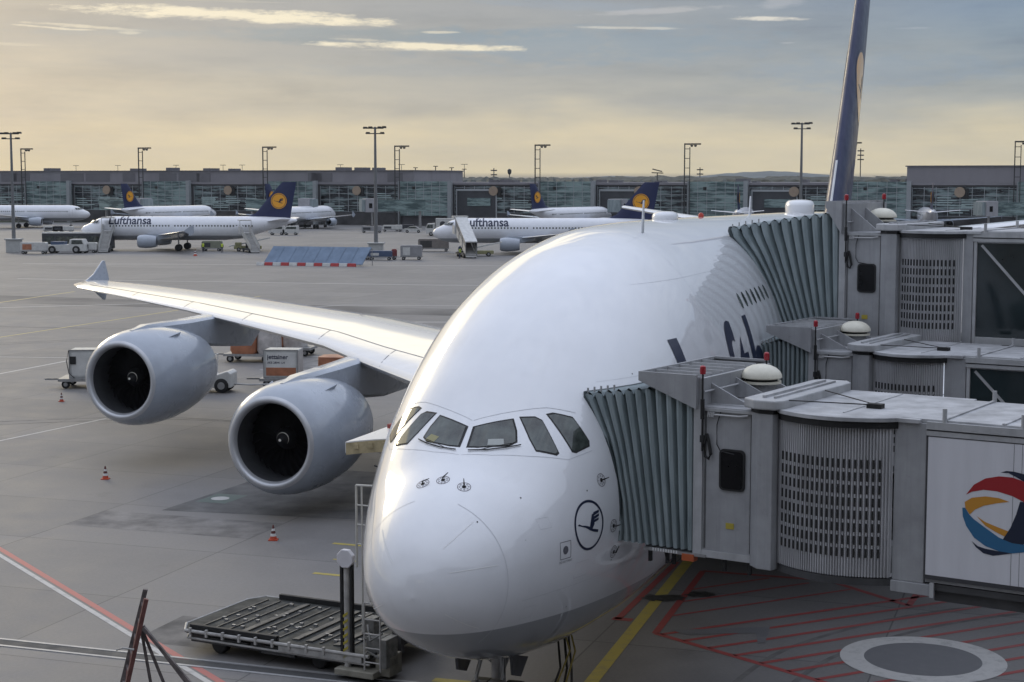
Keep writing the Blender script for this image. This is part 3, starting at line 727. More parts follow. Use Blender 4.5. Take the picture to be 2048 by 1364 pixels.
def finy(X,Z):
    for a,b in zip(FT,FT[1:]):
        if Z<=b[0]: break
    t=(Z-a[0])/(b[0]-a[0]); x0_,x1_,th=[a[i]+(b[i]-a[i])*t for i in (1,2,3)]
    u=(X-x0_)/(x1_-x0_); pr=[(0,0),(.015,.35),(.05,.6),(.15,.9),(.3,1),(.5,.9),(.75,.5),(1,.04)]
    u=max(0,min(1,u))
    for p,q in zip(pr,pr[1:]):
        if u<=q[0]: break
    return th*(p[1]+(q[1]-p[1])*(u-p[0])/(q[0]-p[0]))+.012
for s in (-1,1):
    mb=MB(); v,f=ring2(.01,1.9,40); v,f=fine(v,f,.4); mb.add([(63.7+q[0],s*finy(63.7+q[0],17.0+q[1]),17.0+q[1]) for q in v],f); e=mb.build('tail_emblem',YEL,FN)
    mb=MB(); v,f=ring2(1.9,2.02,40); mb.add([(63.7+q[0],s*(finy(63.7+q[0],17.0+q[1])+.003),17.0+q[1]) for q in v],f)
    for poly in CRANE:
        v,f=poly2([(p[0]*1.6,p[1]*1.8) for p in poly]); v,f=fine(v,f,.3); mb.add([(63.7+q[0],s*(finy(63.7+q[0],17.0+q[1])+.008),17.0+q[1]) for q in v],f)
    mb.build('tail_crane',NVT,e)
    mb=MB(); rr=[]
    for Y,x0,x1,z in [(1.0,60.5,69.5,8.6),(5,64,70.2,9.1),(10,67.8,71.6,9.7),(15,71,73.2,10.3)]:
        c=x1-x0; rr.append([(x0+x*c,s*Y,z+y*c*.05) for x,y in [(0,0),(.05,.6),(.3,1),(.7,.5),(1,0),(.7,-.5),(.3,-1),(.05,-.6)]])
    mb.loft(rr); mb.build('tailplane',WNG,A,smooth=40)
# landing gear
def gear(name,X,Y,zt,r,rows_,tw=.9,yaw=0):
    g=MB(); g.tube([(X,Y,r),(X,Y,zt)],.16,12); g.tube([(X,Y,r+.6),(X+1.6,Y,zt)],.07,8); g.tube([(X-.0,Y,r+.9),(X,Y+(.9 if Y>=0 else -.9),zt)],.06,8)
    for dx_ in rows_: g.tube([(X+dx_,Y-tw*.5,r),(X+dx_,Y+tw*.5,r)],.09,8)
    if len(rows_)>1: g.tube([(X+rows_[0],Y,r),(X+rows_[-1],Y,r)],.14,8)
    o=g.build(name,STL,A,smooth=40)
    for dx_ in rows_:
        for yy in (-tw/2,tw/2):
            t=MB(); t.wheel(X+dx_,Y+yy,r,r,.42); w_=t.build('tyre',BLK,o,smooth=30)
gear('nose_gear',4.9,0,2.2,.6,[0],.7)
gear('wing_gear',33.6,6.2,3.0,.7,[-.85,.85]); gear('wing_gear',33.6,-6.2,3.0,.7,[-.85,.85])
gear('body_gear',37,2.6,2.4,.7,[-1.7,0,1.7]); gear('body_gear',37,-2.6,2.4,.7,[-1.7,0,1.7])
for s in (-1,1):
    mb=MB(); mb.prism([(4.0,1.62),(4.5,1.45),(5.0,1.75),(3.9,2.1)],s*.62-.03,s*.62+.03,'y'); mb.build('nose_gear_door',M('gear_door_dark',(.07,.072,.078),.5,dirt=.3),A)
mb=MB(); mb.tube([(4.4,-.25,2.0),(4.35,-.3,1.5),(4.2,-.25,.9)],.05,6); mb.tube([(4.5,.2,2),(4.3,.3,1.4),(4.25,.2,.95)],.045,6)
mb.box(4.1,4.35,-.35,-.05,1.15,1.4); mb.box(4.1,4.3,.05,.35,1.1,1.35); mb.build('taxi_light',STL,A)
# open forward cargo door, hinged at the top and standing out
mb=MB(); rows=[]
for k in range(9):
    t=k/8; Y=3.45+3.4*t; Z=5.12+.12*math.sin(PI*t)-.12*t
    rows.append([(12.0,Y,Z),(15.0,Y,Z),(15.0,Y,Z-.3),(12.0,Y,Z-.3)])
mb.loft(rows); cd=mb.build('cargo_door',M('door_skin',(.78,.78,.79),.3,dirt=.1,coat=.4),A,smooth=40)
mb=MB(); rows=[]
for k in range(9):
    t=k/8; Y=3.5+3.3*t; Z=5.10+.12*math.sin(PI*t)-.12*t
    rows.append([(11.93,Y,Z),(11.93,Y,Z-.32)])
mb.loft(rows,closed=False,cap=False)
for k in range(7):
    Y=3.9+k*.42; t=(Y-3.45)/3.4; Z=4.98+.12*math.sin(PI*t)-.12*t; mb.box(11.9,11.94,Y,Y+.14,Z-.08,Z+.05)
mb.build('door_inner_frame',M('primer_beige',(.48,.40,.24),.6,dirt=.35,scale=4),cd)
mb=MB()
for k in range(9): 
    Y=4.0+k*.3; t=(Y-3.45)/3.4; Z=5.12+.12*math.sin(PI*t)-.12*t; mb.box(12.2+k*.25,12.4+k*.25,Y,Y+.16,Z,Z+.12)
mb.build('door_latch_hook',M('latch_red',(.30,.06,.05),.5),cd)
# ------------------------------------------------------------------ jet bridges
CAB=M('bridge_grey_panel',(.34,.345,.355),.45,dirt=.22,scale=1.3,bmp=.05,streak=.35)
CAB2=M('bridge_edge_grey',(.42,.425,.43),.42,dirt=.2,scale=2,streak=.3)
ROOF=M('bridge_roof_grey',(.44,.445,.455),.55,dirt=.45,scale=1.4)
def bellows_mat():
    m,nt,b=nodes('bellows_fabric'); f=noise(nt,2.2,6,.6,stretch=(1,1,.25)); g=noise(nt,40,3,.5)
    nt.links.new(ramp(nt,f,[(.3,(.17,.21,.22)),(.7,(.30,.35,.36))]),b.inputs['Base Color']); b.inputs['Roughness'].default_value=.62; bump(nt,b,f,.35,.05); return m
BEL=bellows_mat()
TGL=M('tunnel_glass',(.02,.03,.032),.06,dirt=.3,spec=.7,scale=.8)
WINB=M('cab_window_glass',(.006,.006,.007),.12,dirt=.2,spec=.2)
PNL=M('white_panel',(.66,.66,.69),.4,dirt=.08,scale=.8,stretch=(4,1,.4))
CRM=M('dome_cream',(.70,.67,.56),.4,dirt=.12,scale=5)
REDL=M('beacon_lens_red',(.33,.02,.03),.25,dirt=0)
BY=R(33); ce,se=math.cos(BY),math.sin(BY)
def rrect(x0,x1,z0,z1,r,n=5):
    o=[]
    for cx,cz,a0 in ((x1-r,z1-r,0),(x0+r,z1-r,PI/2),(x0+r,z0+r,PI),(x1-r,z0+r,1.5*PI)):
        for k in range(n+1): a=a0+PI/2*k/n; o.append((cx+r*math.cos(a),cz+r*math.sin(a)))
    return o
def bridge(label,ax,ay,z0,z1,kindt,hoodlen=1.32,rise=.35,hoodh=.58,ds=0,pw_=.62):
    T=thing('jet_bridge',label,'jet bridge',(ax,ay,0),-BY,'passenger boarding bridges docked to the big airliner')
    H=z1-z0; W=3.2
    def loc2air(s,w_,z):
        x=ax+s*ce+w_*se; y=ay-s*se+w_*ce; X,Y=w2a(x,y); return (X,Y,z)
    def contact(w_,z,lim=5.5):
        s=0.0
        while s>-lim:
            if inside(loc2air(s,w_,z)): return s
            s-=.04
        return -lim
    # cab
    mb=MB(); mb.box(0,1.16,0,W,z0,z1); c=mb.build('cab',CAB,T,bevel=.02)
    mb=MB(); mb.box(-.10,.10,-.05,.07,z0-.05,z1+.02); mb.box(-.10,.10,W-.07,W+.05,z0-.05,z1+.02); mb.box(-.1,.1,.07,W-.07,z1-.12,z1+.02); mb.build('front_frame',CAB2,T,bevel=.01)
    mb=MB(); mb.box(.0,1.3,-.04,0.0-.003,z0-.08,z0+.06); mb.build('sill_rail',CAB2,T)
    mb=MB(); mb.box(.05,1.18,-.05,-.004,z1-.09,z1-.03); mb.build('top_rail',CAB2,T)
    mb=MB(); mb.prism(rrect(.47,1.03,z0+1.33,z0+2.17,.1),-.035,.03,'y'); fr=mb.build('window_frame',BLK,c)
    mb=MB(); mb.prism(rrect(.51,.99,z0+1.37,z0+2.13,.08),-.04,.0,'y'); mb.build('window_pane',WINB,fr)
    mb=MB(); mb.box(1.145,1.15,-.012,-.002,z0+.1,z1-.1)
    for q in (.14,.16): mb.box(q,q+.004,-.012,-.002,z0+.1,z1-.1)
    mb.build('panel_seam',BLK,c)
    mb=MB()
    for q in range(16):
        zq=z0+.15+q*(H-.3)/15
        for xq in (.12,1.12): mb.box(xq-.008,xq+.008,-.01,-.0,zq-.008,zq+.008)
    mb.build('rivet_pattern',STL,c)
    mb=MB(); mb.box(.62,.80,-.012,-.002,z0+.55,z0+.67); mb.build('warning_plate',M('plate_yellow',(.45,.36,.05),.5),c)
    mb=MB(); mb.tube([(.25,-.04,z1-.18),(.32,-.05,z1-.15),(.9,-.05,z1-.15),(1.1,-.05,z1-.12)],.02,6)
    for q in range(4): mb.tube([(.22+q*.04,-.07,z1-.2),(.24+q*.04,-.07,z1-.1)],.014,5)
    mb.build('light_conduit',M('conduit_pale',(.5,.5,.5),.4,dirt=.1),T)
    # inspection cable on the wall
    mb=MB(); mb.tube([(.5,-.03,z1-.05),(.42,-.05,z1-.35),(.42,-.04,z1-.75),(.50,-.04,z1-.88),(.8,-.04,z1-.92)],.012,5); mb.build('wall_cable',BLK,T)
    # corner column and its cap
    mb=MB(); mb.prism([(1.18,-.06),(1.42,-.26),(1.72,-.26),(1.76,-.1),(1.76,W+.06),(1.18,W+.06)],z0-.12,z1-.02,'z'); mb.build('corner_column',CAB,T,bevel=.015)
    mb=MB(); mb.prism([(1.17,-.07),(1.42,-.27),(1.73,-.27),(1.77,-.1),(1.77,W+.07),(1.17,W+.07)],z1-.02,z1+.07,'z'); mb.build('column_gasket',BLK,T)
    mb=MB(); mb.prism([(1.05,-.15),(1.35,-.36),(1.80,-.36),(1.92,-.15),(1.92,W+.1),(1.75,W+.35),(1.2,W+.35),(1.05,W+.1)],z1+.07,z1+.26,'z'); cp=mb.build('column_cap',CAB2,T,bevel=.03)
    mb=MB(); mb.box(1.38,1.44,0,W-.1,z1+.26,z1+.31); mb.box(1.62,1.66,0,W-.1,z1+.26,z1+.30); mb.build('cap_rib',ROOF,cp)
    # slatted curtain on a curve
    n=44 if ds==0 else 36; pts=[]
    for k in range(n*4+1):
        t=k/(n*4); s_=1.78+(2.3-ds)*t; bul=-.40*math.sin(PI*min(1,t*1.0))**.8*1.0-.02
        ph=k%4; prj=(-.06 if ph in (1,2) else 0); pts.append((s_+(.0),bul+prj))
    mb=MB(); mb.loft([[(p[0],p[1],z) for p in pts] for z in (z0+.02,z1-.02)],closed=False,cap=False)
    mb.add([(p[0],p[1],z0+.02) for p in pts]+[(4.08-ds,.3,z0+.02),(1.78,.3,z0+.02)],[tuple(range(len(pts)+2))])
    mb.mi=1; nr=8
    for k in range(2,n-2,2):
        for r_ in range(nr):
            za=z0+.40+r_*(H-1.05)/nr; zb_=za+(H-1.05)/nr*.70
            q=[pts[k*4+1],pts[k*4+2]]; q=[(q[0][0]-.008,q[0][1]-.006),(q[1][0]+.022,q[1][1]-.006)]
            mb.add([(q[0][0],q[0][1],za),(q[1][0],q[1][1],za),(q[1][0],q[1][1],zb_),(q[0][0],q[0][1],zb_)],[(0,1,2,3)])
    cu=mb.build('slatted_curtain',[M('slat_metal',(.55,.55,.56),.4,.15,dirt=.22,scale=2.5,stretch=(1,1,.3)),BLK],T)
    # rotunda roof plate
    arc=[(1.72+(2.45-ds)*t,-.52*math.sin(PI*t)**.75-.1) for t in [i/16 for i in range(17)]]
    mb=MB(); mb.prism(arc+[(4.6-ds,-.1),(4.6-ds,W+.15),(1.9,W+.15)],z1+.01,z1+.09,'z'); rp=mb.build('rotunda_roof',ROOF,T,bevel=.01)
    mb=MB(); mb.prism([(p[0],p[1]+.06) for p in arc]+[(4.1-ds,.3),(1.8,.3)],z1-.12,z1+.01,'z'); mb.build('roof_gasket',BLK,T)
    mb=MB(); mb.box(3.05,3.09,.0,W,z1+.09,z1+.105); mb.build('roof_seam',CAB2,rp)
    mb=MB(); mb.tube([(1.9,.05,z1+.24),(3.3,.9,z1+.16)],.012,5); mb.tube([(1.9,1.9,z1+.24),(3.3,1.0,z1+.16)],.012,5); mb.box(3.2,3.5,.85,1.05,z1+.09,z1+.18); mb.build('roof_cable',BLK,T)
    # floor under rotunda
    mb=MB(); mb.prism([(1.74+(2.4-ds)*t,-.48*math.sin(PI*t)**.8-.0) for t in [i/16 for i in range(17)]]+[(4.2-ds,W),(1.7,W)],z0-.14,z0-.0,'z'); mb.build('rotunda_floor',M('underframe_dark',(.06,.06,.062),.6,dirt=.3),T)
    # tunnel
    TL=27
    mb=MB(); mb.box(4.1-ds,4.1+pw_-ds,-.02,W-.1,z0-.02,z1+.02); mb.box(4.08-ds,4.23+pw_-ds,-.05,W-.05,z0-.24,z0-.02); mb.build('portal',CAB,T,bevel=.015)
    mb=MB(); mb.box(4.85,4.93,-.06,.0,z0-.26,z0+.02); mb.build('portal_foot',CAB2,T)
    mb=MB()
    mb.box(4.2,4.2+TL,.02,W-.15,z1+.02,z1+.10)
    for k in range(23): mb.box(5.0+k*1.1,5.08+k*1.1,.02,W-.15,z1+.10,z1+.13)
    tr=mb.build('tunnel_roof',ROOF,T,bevel=.01)
    mb=MB(); mb.box(4.72,4.2+TL,-.07,.05,z1-.08,z1+.06); mb.box(4.72,4.2+TL,-.05,.03,z1-.20,z1-.11); mb.box(4.72,4.2+TL,W-.17,W-.05,z1-.2,z1+.06); mb.build('gutter',CAB2,T)
    for sx,wy in ((5.05,-.02),(5.05,W-.15),(6.5,-.02),(8,-.02),(6.5,W-.15)):
        mb=MB(); mb.tube([(sx,wy,z1),(sx,wy,z1+.32)],.045,8); mb.build('roof_stub',CAB2,T)
    if kindt=='panel':
        mb=MB(); mb.box(4.74,4.2+TL,.0,.12,z0+.02,z1-.2); mb.box(4.74,4.2+TL,W-.3,W-.15,z0+.02,z1-.2); mb.build('tunnel_wall',CAB,T)
        mb=MB(); mb.box(4.76,11.5,-.05,-.005,z0+.17,z1-.22); pn=mb.build('advert_panel',PNL,T)
        mb=MB(); mb.box(4.735,4.76,-.055,-.0,z0+.12,z1-.2); mb.box(4.735,11.5,-.06,-.0,z0+.09,z0+.165); mb.box(4.735,11.5,-.055,-.004,z1-.215,z1-.2); 
        for q in (6.35,6.5): mb.box(q,q+.006,-.053,-.05,z0+.17,z1-.22)
        mb.build('panel_frame',M('frame_dark',(.05,.05,.055),.5),T)
        cols=dict(red=(.33,.015,.02),yel=(.55,.25,.03),blue=(.025,.13,.26),navy=(.01,.016,.04))
        SH=[('red',[(5.493,6.261),(5.638,6.465),(5.847,6.601),(6.091,6.664),(6.335,6.667),(6.537,6.617),(6.754,6.491),(7.0,6.237),(6.903,6.087),(6.729,6.173),(6.548,6.241),(6.345,6.325),(6.064,6.384),(5.817,6.387),(5.606,6.33)]),
        ('yel',[(5.575,5.903),(5.489,6.019),(5.475,6.126),(5.609,6.219),(5.856,6.27),(6.103,6.264),(6.296,6.214),(6.07,6.165),(5.826,6.092),(5.668,6.003)]),
        ('blue',[(5.435,6.014),(5.447,5.853),(5.516,5.681),(5.665,5.482),(5.882,5.347),(6.131,5.281),(6.376,5.272),(6.576,5.315),(6.787,5.423),(7.019,5.644),(7.18,5.908),(7.016,5.714),(6.817,5.55),(6.572,5.456),(6.371,5.46),(6.124,5.537),(5.873,5.686),(5.655,5.822),(5.564,5.902),(5.489,6.019)]),
        ('navy',[(6.548,6.241),(6.486,6.234),(6.424,5.998),(6.328,5.739),(6.195,5.51),(6.371,5.46),(6.572,5.456),(6.711,5.643),(6.805,5.935),(6.782,6.143)]),
        ('navy',[(6.117,6.737),(6.227,6.776),(6.366,6.776),(6.533,6.75),(6.748,6.666),(6.994,6.446),(6.752,6.544),(6.537,6.617),(6.404,6.681),(6.263,6.741)]),
        ('navy',[(5.624,5.413),(5.705,5.307),(5.85,5.21),(6.028,5.186),(6.238,5.237),(6.376,5.272),(6.096,5.284),(5.883,5.3),(5.74,5.33)]),
        ('yel',[(5.707,5.882),(5.872,5.722),(6.051,5.635),(6.228,5.567),(6.288,5.671),(6.083,5.728),(5.87,5.793)])]
        for ci,(cn,cl) in enumerate(cols.items()):
            mb=MB()
            for k,(nm,po) in enumerate(SH):
                if nm==cn: mb.add([(p[0],-.054-.001*ci,p[1]) for p in po],[tuple(range(len(po)))])
            mb.build('swoosh_logo',M('logo_'+cn,cl,.45,dirt=0),pn)
    else:
        mb=MB(); mb.box(4.74,4.2+TL,-.02,.06,z0,z0+.2); mb.box(4.74,4.2+TL,.02,.07,z1-.24,z1-.2)
        for q in (4.74,11.2,17.8): mb.box(q,q+.09,-.03,.06,z0,z1-.2)
        mb.build('tunnel_frame',CAB2,T,bevel=.01)
        mb=MB(); mb.box(4.83,4.1+TL,.03,.05,z0+.2,z1-.24); mb.build('glass_wall',TGL,T)
        mb=MB(); mb.bar((4.95,.02,z1-.3),(7.3,.02,z0+.25),.02,.07); mb.bar((7.3,.02,z0+.25),(9.6,.02,z1-.3),.02,.07); mb.build('diagonal_brace',CAB2,T)
        mb=MB(); mb.box(4.74,4.2+TL,W-.3,W-.15,z0+.02,z1-.2); mb.build('tunnel_wall',CAB,T)
    mb=MB(); mb.box(4.74,4.2+TL,0,W-.15,z0-.12,z0+.0); mb.box(4.9,4.2+TL,.1,.25,z0-.34,z0-.12); mb.box(4.9,4.2+TL,W-.4,W-.25,z0-.34,z0-.12); mb.build('tunnel_floor',M('underframe_dark',(0,0,0)),T)
    # lift column with wheels
    mb=MB(); mb.box(13.0,13.4,-.1,.3,.8,z0-.2); mb.box(13.0,13.4,W-.6,W-.2,.8,z0-.2); mb.box(12.9,13.5,-.1,W-.2,.6,.95)
    lc=mb.build('lift_column',CAB2,T,bevel=.02)
    for q in (.3,W-.7):
        mb=MB(); mb.lathe([(-.18,.2),(-.18,.42),(-.12,.5),(.12,.5),(.18,.42),(.18,.2)],(13.2,q,.5),'y',20,True); mb.build('bogie_wheel',BLK,lc,smooth=30)
    for o_ in kids(T):
        if o_.name.split('.')[0] in ('portal_foot','tunnel_roof','gutter','roof_stub','tunnel_wall','advert_panel','panel_frame','tunnel_frame','glass_wall','diagonal_brace','tunnel_floor','lift_column'): o_.location.x-=ds+.62-pw_
    # hood tray above the bellows
    mb=MB(); zt=z1+hoodh; x0=-hoodlen
    mb.add([(x0,-.15,zt),(0,-.15,zt),(0,W+.15,zt),(x0,W+.15,zt),(x0,-.15,zt-.14),(0,-.15,z1-.06),(0,W+.15,z1-.06),(x0,W+.15,zt-.14)],[(0,3,7,4),(4,7,6,5),(0,4,5,1),(3,2,6,7),(1,5,6,2)])
    mb.box(x0,0,-.15,-.09,zt,zt+.05); mb.box(x0,0,W+.09,W+.15,zt,zt+.05); mb.box(x0-.0,x0+.05,-.09,W+.09,zt-.02,zt+.05)
    mb.add([(x0,.0,zt-.06),(0,.0,zt-.06),(0,W,zt-.06),(x0,W,zt-.06)],[(0,1,2,3)])
    hd=mb.build('bellows_hood',CAB,T)
    mb=MB()
    for k in range(1,6): mb.box(x0+.05,0,W*k/6-.02,W*k/6+.02,zt-.06,zt+.03)
    mb.build('hood_rib',CAB2,hd)
    mb=MB(); mb.box(0,.10,-.02,W+.02,z1+.02,zt-.02); mb.build('hood_back_plate',CAB,T)
    for wq in (.35,1.5,2.7):
        mb=MB(); mb.prism([(.10,z1+.02),(.95,z1+.03),(.10,zt-.15)],wq-.02,wq+.02,'y'); mb.build('gusset',CAB,T)
    mb=MB(); mb.tube([(.16,-.1,z1+.3),(.16,W*.5,z1+.3),(.16,W,z1+.3)],.02,6); mb.build('hood_rail',CAB2,T)
    # beacons
    for wq in (-.12,W-.25):
        mb=MB(); mb.tube([(.13,wq,z1-.9),(.13,wq,zt+.10)],.02,6); mb.tube([(.13,wq,z1-.25),(.13,wq,z1+.15)],.045,8); mb.box(.09,.17,wq-.03,wq+.03,z1-.72,z1-.58); bp=mb.build('beacon_post',BLK,T)
        mb=MB(); mb.lathe([(0,.055),(.06,.062),(.15,.058),(.17,.03),(.175,.005)],(.13,wq,zt+.08),'z',14,True); mb.build('beacon_lamp',REDL,bp,smooth=40)
    mb=MB(); mb.tube([(.2,-.06,z1-.55),(.16,-.1,z1-.75),(.19,-.1,z1-1.0),(.26,-.08,z1-1.05),(.3,-.07,z1-.95),(.25,-.07,z1-.7),(.2,-.06,z1-.55)],.035,7); mb.build('coiled_cable',BLK,T,smooth=40)
    # ventilator dome
    mb=MB(); mb.lathe([(.0,.30),(.30,.30)],(.42,2.05,z1),'z',24,True); vb=mb.build('vent_base',CAB,T,smooth=30)
    mb=MB(); mb.lathe([(.28,.42),(.33,.42),(.33,.28)],(.42,2.05,z1),'z',28,True); mb.build('vent_tray',CRM,vb,smooth=30)
    mb=MB(); mb.lathe([(.31,.34),(.40,.34)],(.42,2.05,z1),'z',24); mb.build('vent_gap',BLK,vb)
    mb=MB(); mb.lathe([(.38,.40),(.40,.435),(.46,.43),(.53,.39),(.60,.31),(.65,.2),(.67,.1),(.675,.005)],(.42,2.05,z1),'z',32,True); mb.build('vent_dome',CRM,vb,smooth=50)
    # bellows: pleated canopy from the cab to the hull
    npl=11; M_=npl*4; zb=z0+.02; 
    zs=[zb+(z1-.02-zb)*k/14 for k in range(15)]
    c0=[contact(0.0,z)+.0 for z in zs]
    # limit the foot of the canopy
    def side(w0,sgn):
        cs=[contact(w0,z) for z in zs]; rows=[]
        cs=[max(q,-2.35-.09*i) for i,q in enumerate(cs)]
        for k in range(M_+1):
            t=k/M_; tri=abs(((k/4.0)%1)*2-1)      # 0..1 zigzag
            pw=(-.15,.06,.09,.06)[k%4]
            rows.append([((-.08+((cs[0]+(cs[-1]-cs[0])*i/14)*(1-t**3)+c*t**3-.06+.08)*t),w0+sgn*(pw*(.75+.25*i/14)+.006*math.sin(i*.9+k*2.3)),z+((-.04,.03,.07,.03)[k%4]*(i==14))+rise*(1-t)**.8*max(0,(i-7)/7.0)**1.5) for i,(z,c) in enumerate(zip(zs,cs))])
        return rows,cs
    mb=MB(); rows,cs=side(0.0,-1); mb.loft(rows,closed=False,cap=False)
    rows2,cs2=side(W-.05,1); mb.loft(rows2,closed=False,cap=False)
    # roof pleats
    rr=[]; ws=[i/10 for i in range(11)]
    ctop=[contact((W-.05)*q,z1-.02) for q in ws]; ctop=[max(q,-3.6) for q in ctop]
    ctop[0]=cs[-1]; ctop[-1]=cs2[-1]
    for k in range(M_+1):
        t=k/M_; tri=abs(((k/4.0)%1)*2-1)
        rr.append([(-.08+(c-.06+.08)*t,(W-.05)*q,z1-.02+(-.05,.05,.09,.05)[k%4]+rise*(1-t)**.8) for q,c in zip(ws,ctop)])
    mb.loft(rr,closed=False,cap=False)
    bl=mb.build('bellows',BEL,T)
    # contact cushion rim
    mb=MB(); mb.tube([(c-.03,-.02,z) for c,z in zip(cs,zs)]+[(c-.03,(W-.05)*q,z1+.04) for q,c in zip(ws,ctop)]+[(c-.03,W-.03,z) for c,z in zip(cs2[::-1],zs[::-1])],.07,8); mb.build('contact_cushion',M('cushion_dark',(.05,.065,.07),.7,dirt=.2),bl,smooth=50)
    # fabric clips on top edge
    mb=MB()
    for k in range(5):
        t=.75+.06*k; mb.tube([(cs[-1]*t,0.02,z1+.05+rise*(1-t)**.8),(cs[-1]*t,.02,z1+.17+rise*(1-t)**.8)],.022,6)
    mb.build('hook_pin',CAB2,bl)
    # foot platform under bellows
    f0=max(contact(.1,z0),-1.35)
    mb=MB(); mb.box(f0+.15,.0,.0,W,z0-.1,z0); mb.build('cab_floor',M('underframe_dark',(0,0,0)),T)
    mb=MB(); mb.box(f0+.12,.2,-.07,.0,z0-.09,z0-.03); mb.build('bumper_rail',STL,T)
    mb=MB()
    for k in range(10): mb.box(f0+.35+k*.06,f0+.38+k*.06,-.085,-.07,z0-.08,z0-.02)
    mb.build('striped_bumper',M('bumper_white',(.7,.7,.7),.5,dirt=0),T)
    mb=MB(); mb.box(-.32,-.05,-.09,.1,z0-.2,z0-.06); mb.build('orange_housing',M('orange',(.45,.10,.03),.5),T)
    mb=MB()
    for q in (f0+.2,f0+.6,-.6,.55,1.1): mb.box(q,q+.06,.02,.1,z0-.34,z0-.08)
    mb.tube([(f0+.6,.0,z0-.1),(f0+.65,-.02,z0-.28),(f0+.75,-.02,z0-.3),(f0+.8,0,z0-.15)],.015,5)
    mb.build('hanger',BLK,T)
    return T
bridge('grey jet bridge beside the cockpit with teal bellows and white advert panel with swoosh logo',3.78,33.0,4.5,7.5,'panel')
bridge('grey jet bridge with dark glass tunnel, sandwiched between the white-panel bridge and the highest bridge',8.24,45.0,4.45,7.38,'glass',ds=.40,pw_=.57)
bridge('highest grey jet bridge, its wide fanned bellows reaching the upper deck of the airliner',9.72,48.5,7.42,10.5,'glass',.5,.55,.85,.50,.27)
# terminal pier the bridges come from, parallel to the airliner outside the frame
T=thing('terminal_pier','long grey terminal pier with glass front, running alongside the parked airliner','terminal',(25.5,0,0),0)
T.rotation_euler=(0,0,-.338)
mb=MB(); mb.box(0,30,-60,170,0,15.5); mb.build('pier_wall',M('pier_wall',(.22,.225,.235),.6,dirt=.2,scale=.2),T)
mb=MB(); mb.box(-.5,30,-60,170,15.5,16.4); mb.build('pier_roof',M('pier_roof',(.30,.30,.31),.6),T)
for k in range(14):  # unseen boxes added to give the reflected roofline a jagged outline
    mb=MB(); q=-50+k*15.3; mb.box(1,8,q,q+3+(k*37%7),16.4,17.6+(k*53%5)*.45); mb.build('pier_skyline_box',CAB2,T)
for k in range(20):
    mb=MB(); mb.box(-.08,-.0,-58+k*11.3,-58+k*11.3+9.5,5,13.5); mb.build('pier_window',M('pier_glass',(.03,.045,.05),.05,dirt=.2),T)
T=thing('near_terminal','grey terminal facade behind the viewpoint, dark window band facing the airliner nose','terminal',(0,-3.5,0),0)
mb=MB(); mb.box(-45,42,-14,0,0,9.5); mb.box(-45,42,-14,-.3,9.5,24); mb.box(-46,43,-15,3.2,24,25); mb.build('facade_wall',M('near_wall',(.20,.20,.21),.7,dirt=.2,scale=.3),T)
for k in range(14):
    mb=MB(); mb.box(-44+k*6.1,-38.6+k*6.1,-.32,-.2,10.2,15.6); mb.build('facade_window',M('pier_glass',(0,0,0)),T)
